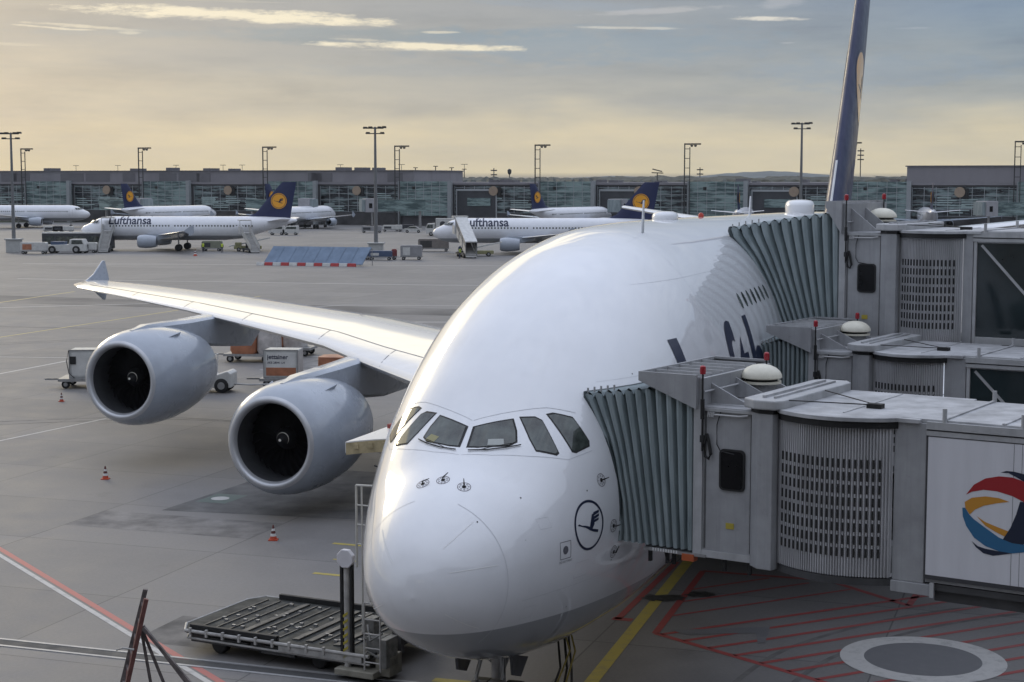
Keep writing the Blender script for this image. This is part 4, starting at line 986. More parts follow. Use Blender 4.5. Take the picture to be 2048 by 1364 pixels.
# ------------------------------------------------------------------ twin-jets on the apron
W2P=M('far_white_paint',(.74,.75,.78),.3,dirt=.08,scale=.6,coat=.4)
def far_paint():
    m,nt,b=nodes('twinjet_paint'); tc=N(nt,'ShaderNodeTexCoord'); sp=N(nt,'ShaderNodeSeparateXYZ'); nt.links.new(tc.outputs['Object'],sp.inputs[0])
    f=noise(nt,.8,4,.5); c=ramp(nt,f,[(.3,(.70,.71,.74)),(.7,(.78,.79,.82))])
    c=mixc(nt,mth(nt,'LESS_THAN',sp.outputs[2],2.55),c,(.30,.315,.335)); nt.links.new(c,b.inputs['Base Color'])
    b.inputs['Roughness'].default_value=.3; b.inputs['Coat Weight'].default_value=.4; return m
FP=far_paint()
def twinjet(label,x,y,heading,scale=.97,detail=True,group='narrow-body airliners parked at the far gates'):
    hx,hy=math.sin(heading),math.cos(heading)           # heading measured from +Y clockwise
    T=thing('twin_jet',label,'airliner',(x,y,0),math.atan2(-hy,-hx),group,scale)
    prof=[(0,.0,3.35,3.35),(.15,.35,3.05,3.75),(.6,.8,2.6,4.2),(1.4,1.25,2.2,4.55),(2.3,1.55,1.95,5.0),(3.2,1.78,1.82,5.5),(4.5,1.93,1.75,5.78),(6,1.975,1.72,5.86),(25,1.975,1.72,5.86),(28,1.9,2.0,5.86),(32,1.35,3.2,5.82),(35.5,.7,4.3,5.65),(37.4,.25,4.9,5.35),(37.57,.05,5.1,5.2)]
    mb=MB(); rr=[]
    for X,w_,zb,zt in prof:
        rr.append([(X,max(w_,.01)*math.cos(2*PI*i/32),(zb+zt)/2+max((zt-zb)/2,.01)*math.sin(2*PI*i/32)) for i in range(32)])
    mb.loft(rr); fu=mb.build('fuselage',FP,T,smooth=60)
    def rad(z): q=(z-3.79)/2.07; return 1.975*math.sqrt(max(0,1-q*q))
    # cockpit glazing
    mb=MB()
    for s in (-1,1):
        for a,b in [((1.75,.10),(2.25,.85)),((2.28,.92),(2.75,1.3)),((2.8,1.35),(3.3,1.6))]:
            mb.add([(a[0]-.02,s*a[1],4.76),(b[0]-.05,s*(b[1]+.06),4.70),(b[0]+.38,s*(b[1]-.04),5.18),(a[0]+.42,s*a[1],5.18)],[(0,1,2,3)])
    mb.build('cockpit_window',GLS,T)
    for s in (-1,1):
        mb=MB(); wq=None
        X=5.6
        while X<31:
            if not 16.0<X<16.4 and X!=0:
                if X<30.5: 
                    z=4.22; yy=s*(rad(z)+.012) if X<26 else s*(rad(z)*(1-(X-26)*.03)+.03)
                    wm=mb if not(detail and s<0) else MB()
                    wm.add([(X-.12,yy,z-.17),(X+.12,yy,z-.17),(X+.12,yy,z+.17),(X-.12,yy,z+.17)],[(0,1,2,3)])
                    if wm is not mb: wm.build('cabin_window',GLS,T)
            X+=.53
        if mb.f: kind(mb.build('cabin_window_row',GLS,T),'stuff')
        mb=MB()
        for X in (4.6,31.6):
            ww=rad(3.6)+.01 if X<20 else 1.42
            for a,b in (((X-.45,2.95),(X-.45,4.75)),((X+.4,2.95),(X+.4,4.75)),((X-.45,4.75),(X+.4,4.75))):
                mb.add([(a[0],s*(ww+.01),a[1]),(a[0]+.05,s*(ww+.01),a[1]),(b[0]+.05,s*(ww-.1),b[1]),(b[0],s*(ww-.1),b[1])],[(0,1,2,3)])
        mb.build('cabin_door',LGRAY,T)
        if detail:
            v,f=textmesh('Lufthansa',1.95,.045,1.0); v,f=fine(v,f,.3); W_=max(q[0] for q in v)
            mb=MB(); vs=[]
            for q in v:
                z=4.55+q[1]; xx=5.2+q[0] if s<0 else 5.2+W_-q[0]
                qq=(z-3.79)/2.07; vs.append((xx,s*(1.975*math.sqrt(max(0,1-qq*qq))+.015),z))
            mb.add(vs,f); mb.build('airline_titles',NVT,T)
    # wings and engines
    for s in (-1,1):
        st=[(1.6,11.6,19.4,2.35,.13),(5.8,14.6,19.7,2.75,.12),(12,18.3,21.6,3.35,.10),(16.7,21.0,22.9,3.8,.09),(17.0,21.6,22.8,3.85,.05)]
        mb=MB(); mb.loft([airfoil(a,b,z,th,Y,s) for Y,a,b,z,th in st]); wg=mb.build('wing',W2P if False else GRY,T,smooth=50)
        mb=MB(); mb.prism([(21.2,3.8),(22.4,4.7),(22.9,4.75),(22.9,3.5),(22.3,3.2)],s*17-.04,s*17+.04,'y'); mb.build('wingtip_fence',GRY,wg)
        mb=MB(); c=(11.2,s*5.75,1.72)
        mb.lathe([(.05,.95),(.3,1.08),(1.2,1.16),(2.4,1.08),(3.2,.9),(3.2,.8),(2.6,.75)],c,'x',28); e=mb.build('engine_nacelle',GRY,T,smooth=45)
        mb=MB(); mb.lathe([(.05,.951),(0,.9),(.03,.84),(.2,.82)],c,'x',28); mb.build('intake_lip',LIPM,e,smooth=50)
        mb=MB(); mb.lathe([(.2,.82),(1.0,.84),(1.0,.01)],c,'x',24); mb.build('intake_duct',DKM,e)
        mb=MB(); mb.prism([(11.9,2.8),(12.8,3.0),(15.2,2.95),(16.8,2.5),(14.5,1.9),(12.2,2.4)],s*5.75-.15,s*5.75+.15,'y'); mb.build('engine_pylon',GRY,T)
        mb=MB(); mb.loft([airfoil(a,b,z,.09,Y,s) for Y,a,b,z in [(.6,32.2,36.0,4.95),(6.2,35.4,37.2,5.5)]]); mb.build('tailplane',W2P,T,smooth=50)
    mb=MB(); rr=[]
    for z,a,b,th in [(5.5,28.2,36.4,.25),(6.4,30.4,36.5,.25),(11.3,34.6,37.4,.13),(11.76,35.1,37.5,.06)]:
        c=b-a; rr.append([(a+c*u_,th*v_,z) for u_,v_ in [(0,0),(.1,.7),(.35,1),(.8,.4),(1,.03),(1,-.03),(.8,-.4),(.35,-1),(.1,-.7)]])
    mb.loft(rr); fn=mb.build('tail_fin',NVY,T,smooth=40)
    for s in (-1,1):
        mb=MB(); v,f=ring2(.01,1.36,36); mb.add([(34.45+q[0],s*.275,8.5+q[1]) for q in v],f); em=mb.build('tail_emblem',YEL,fn)
        mb=MB(); v,f=ring2(1.16,1.24,36); mb.add([(34.45+q[0],s*.285,8.5+q[1]) for q in v],f)
        for poly in CRANE:
            mb.add([(34.45+p[0]*1.0,s*.29,8.5+p[1]*1.2) for p in poly],[tuple(range(len(poly)))])
        mb.build('tail_crane',NVT,em)
    mb=MB(); mb.tube([(5.1,0,.38),(5.1,0,2.0)],.09,8)
    g=mb.build('nose_gear',STL,T)
    for q in (-.22,.22):
        mb=MB(); mb.wheel(5.1,q,.38,.38,.22); mb.build('tyre',BLK,g)
    for s in (-1,1):
        mb=MB(); mb.tube([(17.7,s*3.8,.58),(17.7,s*3.8,2.6)],.13,8); g=mb.build('main_gear',STL,T)
        for q in (-.45,.45):
            mb=MB(); mb.wheel(17.7,s*3.8+q,.58,.58,.38); mb.build('tyre',BLK,g)
    return T
twinjet('white twin-jet side-on, whole length visible, open stairs at its front door',-73.3,281,-PI/2,.98)
twinjet('white twin-jet side-on whose front door has covered white stairs, rear hidden by the big airliner',-12.9,268,-PI/2,.98)
twinjet('white twin-jet cut by the picture edge, nose pointing right toward the glass terminal',-105,412,R(88),.95,False)
twinjet('white twin-jet behind the stairs, slim navy fin hiding part of a round beige sign',-76.0,424,R(29),.93,False)
twinjet('white twin-jet whose nose shows behind the tail of the side-on jet',-45.0,418,R(21),.93,False)
twinjet('white twin-jet behind the second side-on jet, slim navy fin right of the roof sign',24.0,404,R(35),.93,False)
twinjet('parked jet showing only a thin navy fin above the big airliner roof',56.5,396,R(12),.93,False)
twinjet('white jet seen from directly behind beyond the upper bridge roof, tailplane spread',98.0,396,R(10),.95,False)
# ------------------------------------------------------------------ glass terminal across the apron
TX,TY=-136.2,470.0; TR=-R(20)
T=thing('glass_terminal','long low glass and concrete terminal concourse stretching across behind the parked jets','terminal',(TX,TY,0),TR)
BAYW=38.3
CONC=M('terminal_cladding',(.24,.23,.245),.6,dirt=.12,scale=.25,stretch=(1,1,.3)); CONC2=M('terminal_cladding_dark',(.15,.145,.155),.6,dirt=.1,scale=.3)
def tglass(nm,a,b,thr):
    m,nt,bb=nodes(nm); f=noise(nt,.55,7,.7,stretch=(.35,1,2.8)); g=noise(nt,.16,4,.5,stretch=(1,1,1.2))  # pale streaks in the base colour imitate reflections in the glass
    k=mth(nt,'ADD',mth(nt,'MULTIPLY',f,.7),mth(nt,'MULTIPLY',g,.3))
    nt.links.new(ramp(nt,k,[(thr,a),(thr+.10,b)]),bb.inputs['Base Color']); bb.inputs['Roughness'].default_value=.12
    bump(nt,bb,f,.5,.3); return m
TG1=tglass('terminal_glass_teal',(.055,.090,.092),(.23,.31,.30),.44); TG2=tglass('terminal_glass_dark',(.008,.010,.014),(.21,.27,.27),.48)
MUL=M('mullion_grey',(.33,.35,.36),.5,dirt=0); TCOL=M('terminal_column',(.28,.30,.31),.5,dirt=.1)
x0=-2*BAYW; x1=9.4*BAYW
mb=MB(); mb.box(x0,x1,0,40,0,10.6); mb.build('main_block',CONC2,T)
mb=MB(); mb.box(x0,x1,-.6,40,10.6,11.2); mb.build('roof_slab',CONC,T)
mb=MB(); mb.box(x0,3.06*BAYW,1.5,36,11.2,14.1); mb.build('upper_storey',CONC,T)
mb=MB(); mb.box(6.34*BAYW,x1,1.5,36,11.2,14.9); mb.build('upper_storey',CONC,T)
mb=MB(); mb.box(x0,3.07*BAYW,1.2,36.2,14.1,14.35); mb.box(6.33*BAYW,x1,1.2,36.2,14.9,15.15); mb.build('roof_edge',CONC2,T)
rnd=random.Random(11)
for k in range(-2,9):
    bx=k*BAYW
    if k<3 or k>=7:
        for q in range(3):
            a=bx+rnd.uniform(2,34); mb=MB(); mb.box(a,a+rnd.uniform(4,8),1.42,1.5,11.3,13.6 if k<3 else 14.2); mb.build('upper_panel',CONC2,T)
    # projecting glass tower
    mb=MB(); mb.box(bx,bx+13.5,-2.5,.0,2.6,11.4); tw=mb.build('stair_tower_glass',TG1,T)
    mb=MB()
    for q in range(1,6): mb.box(bx+q*2.25-.05,bx+q*2.25+.05,-2.56,-2.5,2.6,11.4)
    for q in range(1,7): mb.box(bx,bx+13.5,-2.55,-2.5,2.6+q*1.25-.04,2.6+q*1.25+.04)
    mb.build('glazing_bars',MUL,tw)
    mb=MB(); mb.box(bx-.35,bx+.0,-2.8,-1.9,0,11.5); mb.build('tower_column',TCOL,T)
    mb=MB(); mb.box(bx+13.5,bx+14.5,-2.9,-1.8,0,11.6); mb.build('tower_column',TCOL,T)
    mb=MB(); mb.box(bx+3.6,bx+4.4,-2.62,-2.5,9.4,10.1); mb.build('tower_lamp_box',BLK,T)
    # recessed bay
    mb=MB(); mb.box(bx+14.5,bx+BAYW-.35,-.35,.0,3.4,10.2); rb=mb.build('bay_glass',TG2,T)
    mb=MB()
    for q in range(9): mb.box(bx+14.5+q*2.7,bx+14.62+q*2.7,-.45,-.35,3.4,10.2)
    for q in range(5): mb.box(bx+14.5,bx+BAYW-.4,-.42,-.35,3.4+q*1.6,3.5+q*1.6)
    mb.build('glazing_bars',MUL,rb)
    # pale horizontal strips just in front of the glass, irregular
    for q in range(rnd.randint(2,5)):
        a=bx+15+rnd.uniform(0,17); z=rnd.uniform(3.6,6.5); mb=MB(); 
        for r_ in range(4): mb.box(a,a+rnd.uniform(3,6),-.47,-.43,z+r_*.55,z+r_*.55+.26)
        mb.build('pale_window_strip',M('strip_pale',(.36,.45,.44),.5,dirt=.3,scale=.7),rb)
    # open hall in some bays
    if k in (3,4,5):
        mb=MB(); mb.box(bx+15.2,bx+26,-.60,-.48,2.0,9.0); mb.build('gate_opening',M('gate_dark',(.055,.058,.066),.4,dirt=.3,scale=.4),T)
        mb=MB(); mb.box(bx+15.0,bx+26.2,-.8,-.48,9.0,9.5); mb.box(bx+15.0,bx+15.3,-.8,-.48,0,9.0); mb.box(bx+25.9,bx+26.2,-.8,-.48,0,9.0); mb.build('gate_frame',MUL,T)
        mb=MB(); mb.box(bx+18.2,bx+24.5,-.9,-.62,5.2,7.2); mb.build('gate_screen',TG1,T)
    # round gate sign
    mb=MB(); mb.lathe([(0,1.2),(.25,1.2)],(bx+25.3,-1.0,9.0),'y',30,True); sg=mb.build('round_sign',M('sign_beige',(.34,.26,.19),.5,dirt=.15),T)
    mb=MB(); mb.box(bx+26.1,bx+27.3,-.8,-.5,7.6,9.9); mb.build('sign_backing',BLK,sg)
    # apron level clutter in the undercroft
    mb=MB(); mb.box(bx+14.6,bx+BAYW-.5,-.55,-.40,0,3.2); mb.build('undercroft_opening',M('undercroft',(.07,.068,.07),.8,dirt=.4,scale=.3),T)
    if 0<=k<8:
        mb=MB()
        for q in range(3): a=rnd.uniform(1,30); mb.box(bx+a,bx+a+rnd.uniform(1,3),4,9,14.3 if k<3 or k>6 else 11.2,(14.3 if k<3 or k>6 else 11.2)+rnd.uniform(.3,.9))
        mb.build('roof_plant',CONC2,T)
# roof lights row (small T lamps) on the roof
def f2w(lx,ly,lz=0):
    c,s=math.cos(TR),math.sin(TR); return (TX+lx*c-ly*s,TY+lx*s+ly*c,lz)
DST=M('gantry_steel',(.045,.045,.045),.6,dirt=.2)
def gantry(lx,label):
    T2=thing('floodlight_gantry',label,'light gantry',f2w(lx,-3.3),TR,'twin-post floodlight gantries along the glass terminal')
    H=20.3
    mb=MB(); mb.box(-.12,.12,-.12,.12,0,H); mb.box(1.2,1.38,-.1,.1,0,H-.6)
    for z in (12.4,14.6,16.9,19.2): mb.box(.12,1.2,-.06,.06,z,z+.15)
    mb.build('gantry_frame',DST,T2)
    mb=MB(); mb.box(-.12,4.0,-.15,.15,H-.05,H+.3); mb.build('gantry_arm',DST,T2)
    for q in (1.4,2.3):
        mb=MB(); mb.prism([(q,H-.1),(q+.7,H-.1),(q+.5,H-.55),(q+.2,H-.55)],-.25,.25,'y'); mb.build('floodlight',DST,T2)
names=['first','second','third','fourth','fifth','sixth','seventh','eighth']
gl=['twin-post light gantry beside the tall mast at the picture edge','twin-post light gantry above the fin of the half-hidden jet','twin-post light gantry just left of the large navy tail','twin-post light gantry at the end of the grey upper storey','twin-post light gantry left of the small radar post','twin-post light gantry left of the tall mast on the big airliner side','twin-post light gantry hidden in line with the huge tail fin','twin-post light gantry over the building at the right picture edge']
for k in range(8): gantry(k*BAYW-.9,gl[k])
def mast(x,y,h,label,boxbase=True):
    T2=thing('light_mast',label,'light mast',(x,y,0),0,'tall apron floodlight masts')
    mb=MB(); mb.tube([(0,0,0),(0,0,h*.3),(0,0,h)],[.34,.28,.16],12); mb.build('pole',M('mast_grey',(.16,.165,.17),.5,dirt=.1),T2,smooth=40)
    mb=MB(); mb.box(-1.3,1.3,-.1,.1,h-.3,h-.1); mb.box(-1.0,1.0,-.1,.1,h-1.1,h-.95); mb.build('crossbar',DST,T2)
    for q,z in ((-1.5,h),(-.7,h+.05),(.7,h+.05),(1.4,h+.1),(-1.1,h-.8),(1.1,h-.8)):
        mb=MB(); mb.prism([(q-.35,z-.3),(q+.35,z-.3),(q+.28,z),(q-.28,z)],-.4,.25,'y'); mb.build('floodlight',DST,T2)
    if boxbase:
        mb=MB(); mb.box(-1.1,1.1,-.9,.9,0,2.1); mb.box(-1.3,1.3,-1.1,1.1,2.1,2.3); mb.build('base_cabinet',M('cabinet_pale',(.42,.43,.42),.6,dirt=.15),T2,bevel=.03)
mast(-81.9,271.6,19.6,'tall light mast with pale cabinet base at the picture edge, beside the bus')
mast(-21.0,255,20.0,'tall light mast rising between the blue panels and the second side-on jet')
mast(49.0,281,21.5,'tall light mast rising behind the roof of the big airliner')
# thin far masts and radar, beyond the terminal
def farpole(x,y,h,label,head=0):
    T2=thing('distant_pole',label,'pole',(x,y,0),0,'thin poles standing on the far horizon')
    mb=MB(); mb.tube([(0,0,0),(0,0,h)],.35,6); mb.build('pole',DST,T2)
    mb=MB()
    if head==1: mb.lathe([(0,.4),(1,1.3),(3.2,1.4),(4,.5)],(0,0,h-2),'z',10,True)
    elif head==2:
        for z in (0,3,6): mb.box(-2.2,2.2,-.3,.3,h-8+z,h-7.2+z)
    else: mb.box(-1.6,1.6,-.4,.4,h-.5,h)
    mb.build('head',DST,T2)
for u,h,hd in ((832,20,0),(860,15,0),(872,21,0),(904,20,0),(929,19,0),(988,19.5,2),(1019,17,1),(1398,20,2),(1717,33,2)):
    y=1150; farpole((u-1024)/3300*y,y,h,'thin %s standing alone beyond the terminal roof'%('tower with a bulb top' if hd==1 else 'mast with cross arms' if hd==2 else 'lamp pole'),hd)
T2=thing('radar_post','short dark post with twin tilted radar panels on the terminal roof','radar',f2w(4.72*BAYW,8),TR)
mb=MB(); mb.tube([(0,0,11.2),(0,0,13.6)],.12,8); mb.build('post',DST,T2)
mb=MB(); mb.bar((-1.2,0,14.5),(1.2,0,13.9),.5,.25); mb.bar((-1.4,0,13.6),(1.5,0,13.5),.4,.25); mb.build('radar_panel',DST,T2)
for i,lx in enumerate((8,22,41,56,62,92,110,128)):
    T2=thing('roof_lamp','small T-shaped lamp on the grey roof of the far terminal','roof lamp',f2w(lx,10),TR,'small roof lamps on the far terminal')
    mb=MB(); mb.tube([(0,0,14),(0,0,15.8)],.06,6); mb.build('post',DST,T2); mb=MB(); mb.box(-.9,.9,-.1,.1,15.8,15.92); mb.build('lamp_head',DST,T2)
# ------------------------------------------------------------------ far gate bridges
def gate_bridge(x,y,rz,label,L=14):
    T2=thing('gate_bridge',label,'jet bridge',(x,y,0),rz,'jet bridges at the glass terminal')
    mb=MB(); mb.box(0,L,-1.5,1.5,4.2,7.0); mb.build('tunnel',TG1,T2)
    mb=MB(); mb.box(-3,0,-1.9,1.9,4.0,7.3); c=mb.build('cab',M('gate_cab_grey',(.34,.34,.36),.5,dirt=.15),T2,bevel=.05)
    mb=MB(); mb.box(-2.2,-1.4,-1.93,-1.9,5.0,6.2); mb.build('cab_window',WINB,c)
    mb=MB(); mb.box(-3.9,-3,-1.6,1.6,4.2,7.1); mb.build('bellows',BEL,T2)
    mb=MB(); mb.tube([(-1,0,0),(-1,0,4.1)],.25,8); mb.tube([(L-1,0,0),(L-1,0,4.3)],.35,8); mb.build('lift_column',STL,T2)
    mb=MB(); mb.box(-2,0,-1.4,1.4,.2,.9); mb.build('drive_unit',DST,T2)
gate_bridge(-33,402,R(18),'pale teal jet bridge behind the first boxes, before the glass tower',12)
gate_bridge(-52,408,R(165),'pale jet bridge beside the nose half hidden by the navy tail',14)
gate_bridge(-93,412,R(140),'jet bridge meeting the jet with the slim navy fin',14)
gate_bridge(26,396,R(60),'jet bridge behind the second side-on jet',10)
gate_bridge(104,358,R(20),'grey jet bridge cab with louvred panel at the right picture edge',16)
# ------------------------------------------------------------------ ground vehicles
VW=M('vehicle_white',(.55,.55,.53),.4,dirt=.2,scale=2,coat=.3); VD=M('vehicle_dark',(.04,.042,.05),.5,dirt=.2); VB=M('vehicle_blue',(.06,.09,.16),.5,dirt=.2); VY=M('vehicle_olive',(.27,.26,.13),.5,dirt=.3)
ORW=M('orange_wrap',(.42,.17,.09),.4,dirt=.35,scale=1.5,bmp=.3); CLW=M('clear_wrap',(.50,.47,.45),.25,dirt=.35,scale=2.5,bmp=.4); ALU=M('container_aluminium',(.50,.51,.50),.4,.3,dirt=.25,scale=1.5)
def wheels(T2,xs,w_,r,zt=.2):
    for x in xs:
        for y in (-w_/2,w_/2):
            mb=MB(); mb.wheel(x,y,r,r,zt); o=mb.build('wheel',BLK,T2,smooth=35)
            mb=MB(); mb.lathe([(-zt/2-.02,.01),(-zt/2-.02,r*.5),(zt/2+.02,r*.5),(zt/2+.02,.01)],(x,y,r),'y',14,True); mb.build('rim',STL,o)
def bus(x,y,rz,label):
    T2=thing('apron_bus',label,'bus',(x,y,0),rz)
    mb=MB(); mb.prism([(0,.35),(0,2.9),(.25,3.05),(11.4,3.05),(11.6,2.9),(11.6,.35)],-1.4,1.4,'y'); b=mb.build('body',VD,T2,bevel=.06)
    mb=MB(); mb.box(.0,11.6,-1.42,1.42,2.85,3.15); mb.build('roof',VW,T2,bevel=.08)
    mb=MB(); mb.box(.1,11.5,-1.43,-1.405,.4,.95); mb.build('side_skirt',VW,T2)
    for k in range(6):
        mb=MB(); mb.box(.5+k*1.85,2.1+k*1.85,-1.425,-1.40,1.2,2.5); mb.build('side_window',GLS,b)
    wheels(T2,(2.4,8.9),2.5,.45,.3)
bus(-79,279,0,'dark apron bus with white roof behind the pushback tractor')
def tractor(x,y,rz,label,s=1.0):
    T2=thing('pushback_tractor',label,'tractor',(x,y,0),rz,None,s)
    mb=MB(); mb.prism([(0,.35),(0,1.35),(4.0,1.45),(4.2,2.3),(6.2,2.3),(6.6,1.4),(6.7,.35)],-1.35,1.35,'y'); b=mb.build('body',VW,T2,bevel=.06)
    mb=MB(); mb.prism([(4.45,1.5),(4.5,2.15),(6.1,2.15),(6.35,1.5)],-1.37,1.37,'y'); mb.build('cab_window',GLS,b)
    mb=MB(); mb.box(1,3.2,-1.0,1.0,1.4,1.9); mb.build('engine_cover',VB,T2)
    wheels(T2,(1.3,5.2),2.5,.62,.45)
tractor(-76,269.5,0,'low white pushback tractor parked in front of the dark bus')
def dolly(x,y,rz,label,cargo,s=1.0,group=None):
    T2=thing('cargo_dolly',label,'dolly',(x,y,0),rz,group,s)
    mb=MB(); mb.box(-1.6,1.6,-1.1,1.1,.42,.58); mb.box(-2.6,-1.6,-.06,.06,.40,.50); mb.build('bed',STL,T2)
    wheels(T2,(-1.2,1.2),1.7,.24,.16)
    def load(nm,lab,cat,mat,fn,bev=.04):
        m2=MB(); fn(m2); o=m2.build(nm,mat,None,bevel=bev); o.location=(x,y,0); o.rotation_euler=(0,0,rz); o.scale=(s,)*3; tag(o,lab,cat); return o
    if cargo=='wrap':
        r2=random.Random(int(x*10))
        def f_(m2):
            rings=[]
            for z,sc_ in ((.6,.96),(1.0,1.02),(1.6,1.0),(2.1,.97),(2.45,.8),(2.5,.4)):
                rings.append([((1.45*sc_)*math.copysign(abs(math.cos(t))**.35,math.cos(t))+r2.uniform(-.05,.05),1.0*sc_*math.copysign(abs(math.sin(t))**.35,math.sin(t))+r2.uniform(-.05,.05),z) for t in [2*PI*i/20 for i in range(20)]])
            m2.loft(rings)
        return load('wrapped_pallet',label.replace('dolly under','shrink-wrapped pallet load, '),'pallet load',[ORW,CLW][r2.randint(0,1) if cargo!='wrap' else 0],f_)
    if cargo=='orange' or cargo=='clear':
        pass
    return T2
def pallet(x,y,rz,label,mat,dims=(1.5,1.15,2.0),z=.58,shape=0):
    r2=random.Random(int(x*17+y)); mb=MB(); rings=[]
    a,b,h=dims
    for zz_,q in ((0,.95),(.12*h,1.02),(.45*h,1.0),(.8*h,.97),(.95*h,.86 if not shape else .95),(h,.5)):
        rings.append([(a*q*math.copysign(abs(math.cos(t))**.4,math.cos(t))+r2.uniform(-.05,.05),b*q*math.copysign(abs(math.sin(t))**.4,math.sin(t))+r2.uniform(-.05,.05),z+zz_) for t in [2*PI*i/24 for i in range(24)]])
    mb.loft(rings); o=mb.build('wrapped_pallet',mat,smooth=50); o.location=(x,y,0); o.rotation_euler=(0,0,rz)
    tag(o,label,'pallet load'); return o
def container(x,y,rz,label,text=None,z=.58):
    T2=thing('air_cargo_container',label,'cargo container',(x,y,0),rz)
    mb=MB(); mb.box(-1.0,1.0,-.78,.78,z,z+1.63); b=mb.build('shell',ALU,T2,bevel=.03)
    mb=MB(); mb.box(-1.02,-.97,-.80,-.76,z,z+1.66); mb.box(.98,1.03,-.80,-.76,z,z+1.66); mb.box(-.97,.98,-.80,-.76,z+1.6,z+1.66); mb.box(-.97,.98,-.80,-.76,z,z+.06); mb.build('door_frame',STL,T2)
    mb=MB(); mb.box(-.85,.9,-.80,-.785,z+.15,z+1.5); pn=mb.build('door_sheet',M('container_white',(.62,.62,.60),.5,dirt=.15),T2)
    if text:
        v,f=textmesh(text,.36,.008); mb=MB(); mb.add([(q[0]-.78,-.806,z+1.12+q[1]) for q in v],f)
        v,f=textmesh('AKE 28041 LH',.17,.003); mb.add([(q[0]-.78,-.806,z+.85+q[1]) for q in v],f); mb.build('container_text',NVT,pn)
        mb=MB(); mb.box(-.85,.9,-.815,-.80,z+.15,z+.62); mb.build('orange_band',ORW,pn)
    return T2
dr=R(-8)
dolly(-17.3,109.0,dr,'flat dolly carrying orange-wrapped pallet, close behind the outboard engine','')
pallet(-17.6,109.0,dr,'orange shrink-wrapped pallet load just behind the outboard engine pylon',ORW,(.9,1.05,1.9))
pallet(-16.1,109.0,dr,'clear-wrapped pallet load standing against the orange one on the nearer dolly',CLW,(.6,1.05,2.1))
dolly(-15.2,113.0,dr,'flat dolly, the farther of the two carrying wrapped pallets behind the wing','')
pallet(-16.4,113.0,dr,'orange wrapped pallet load on the farther dolly, peach coloured top',ORW,(.9,1.05,2.2))
pallet(-14.9,113.0,dr,'tall grey clear-wrapped pallet load at the end of the farther dolly',CLW,(.75,1.05,2.6))
T2=thing('baggage_tractor','small white baggage tractor half hidden behind the outboard engine','tractor',(-17.2,93.3,0),R(-5))
mb=MB(); mb.prism([(-1.9,.3),(-1.9,1.15),(-.4,1.2),(.2,1.2),(.3,.95),(1.2,1.25),(1.4,1.1),(1.4,.3)],-.75,.75,'y'); mb.build('body',VW,T2,bevel=.06)
mb=MB(); mb.box(-.7,-.4,-.6,.6,1.15,1.55); mb.build('seat',BLK,T2); mb=MB(); mb.tube([(.25,-.7,1.1),(.3,-.7,2.1),(.3,.7,2.1),(.25,.7,1.1)],.03,6); mb.build('roll_bar',VW,T2)
wheels(T2,(-1.2,.85),1.3,.42,.28)
mb=MB(); mb.tube([(1.4,0,.45),(2.3,.1,.4),(3.3,.2,.42)],.05,6); mb.build('tow_bar',STL,T2)
dolly(-12.9,95.5,R(-5),'flat dolly under the aluminium container lettered jettainer','')
container(-13.3,95.5,R(-5),'aluminium cargo container lettered jettainer, between the two engines','jettainer')
dolly(-9.6,96.2,R(-5),'flat dolly under the low orange crate behind the inboard engine pylon','')
pallet(-10.4,96.2,R(-5),'low orange crate next to the jettainer container',ORW,(.9,.9,1.2),shape=1)
dolly(-24.6,95.5,R(2),'flat dolly under the grey container beside the outboard intake','')
T2=container(-24.6,95.5,R(2),'grey container with dark control box beside the outboard intake')
mb=MB(); mb.box(-.95,-.6,-.84,-.80,1.4,1.85); mb.build('control_box',BLK,T2); mb=MB(); mb.tube([(-1.0,-.85,2.2),(-1.12,-.9,1.6),(-1.0,-.9,.9),(-.7,-.85,.6)],.025,5); mb.build('hose',DST,T2)
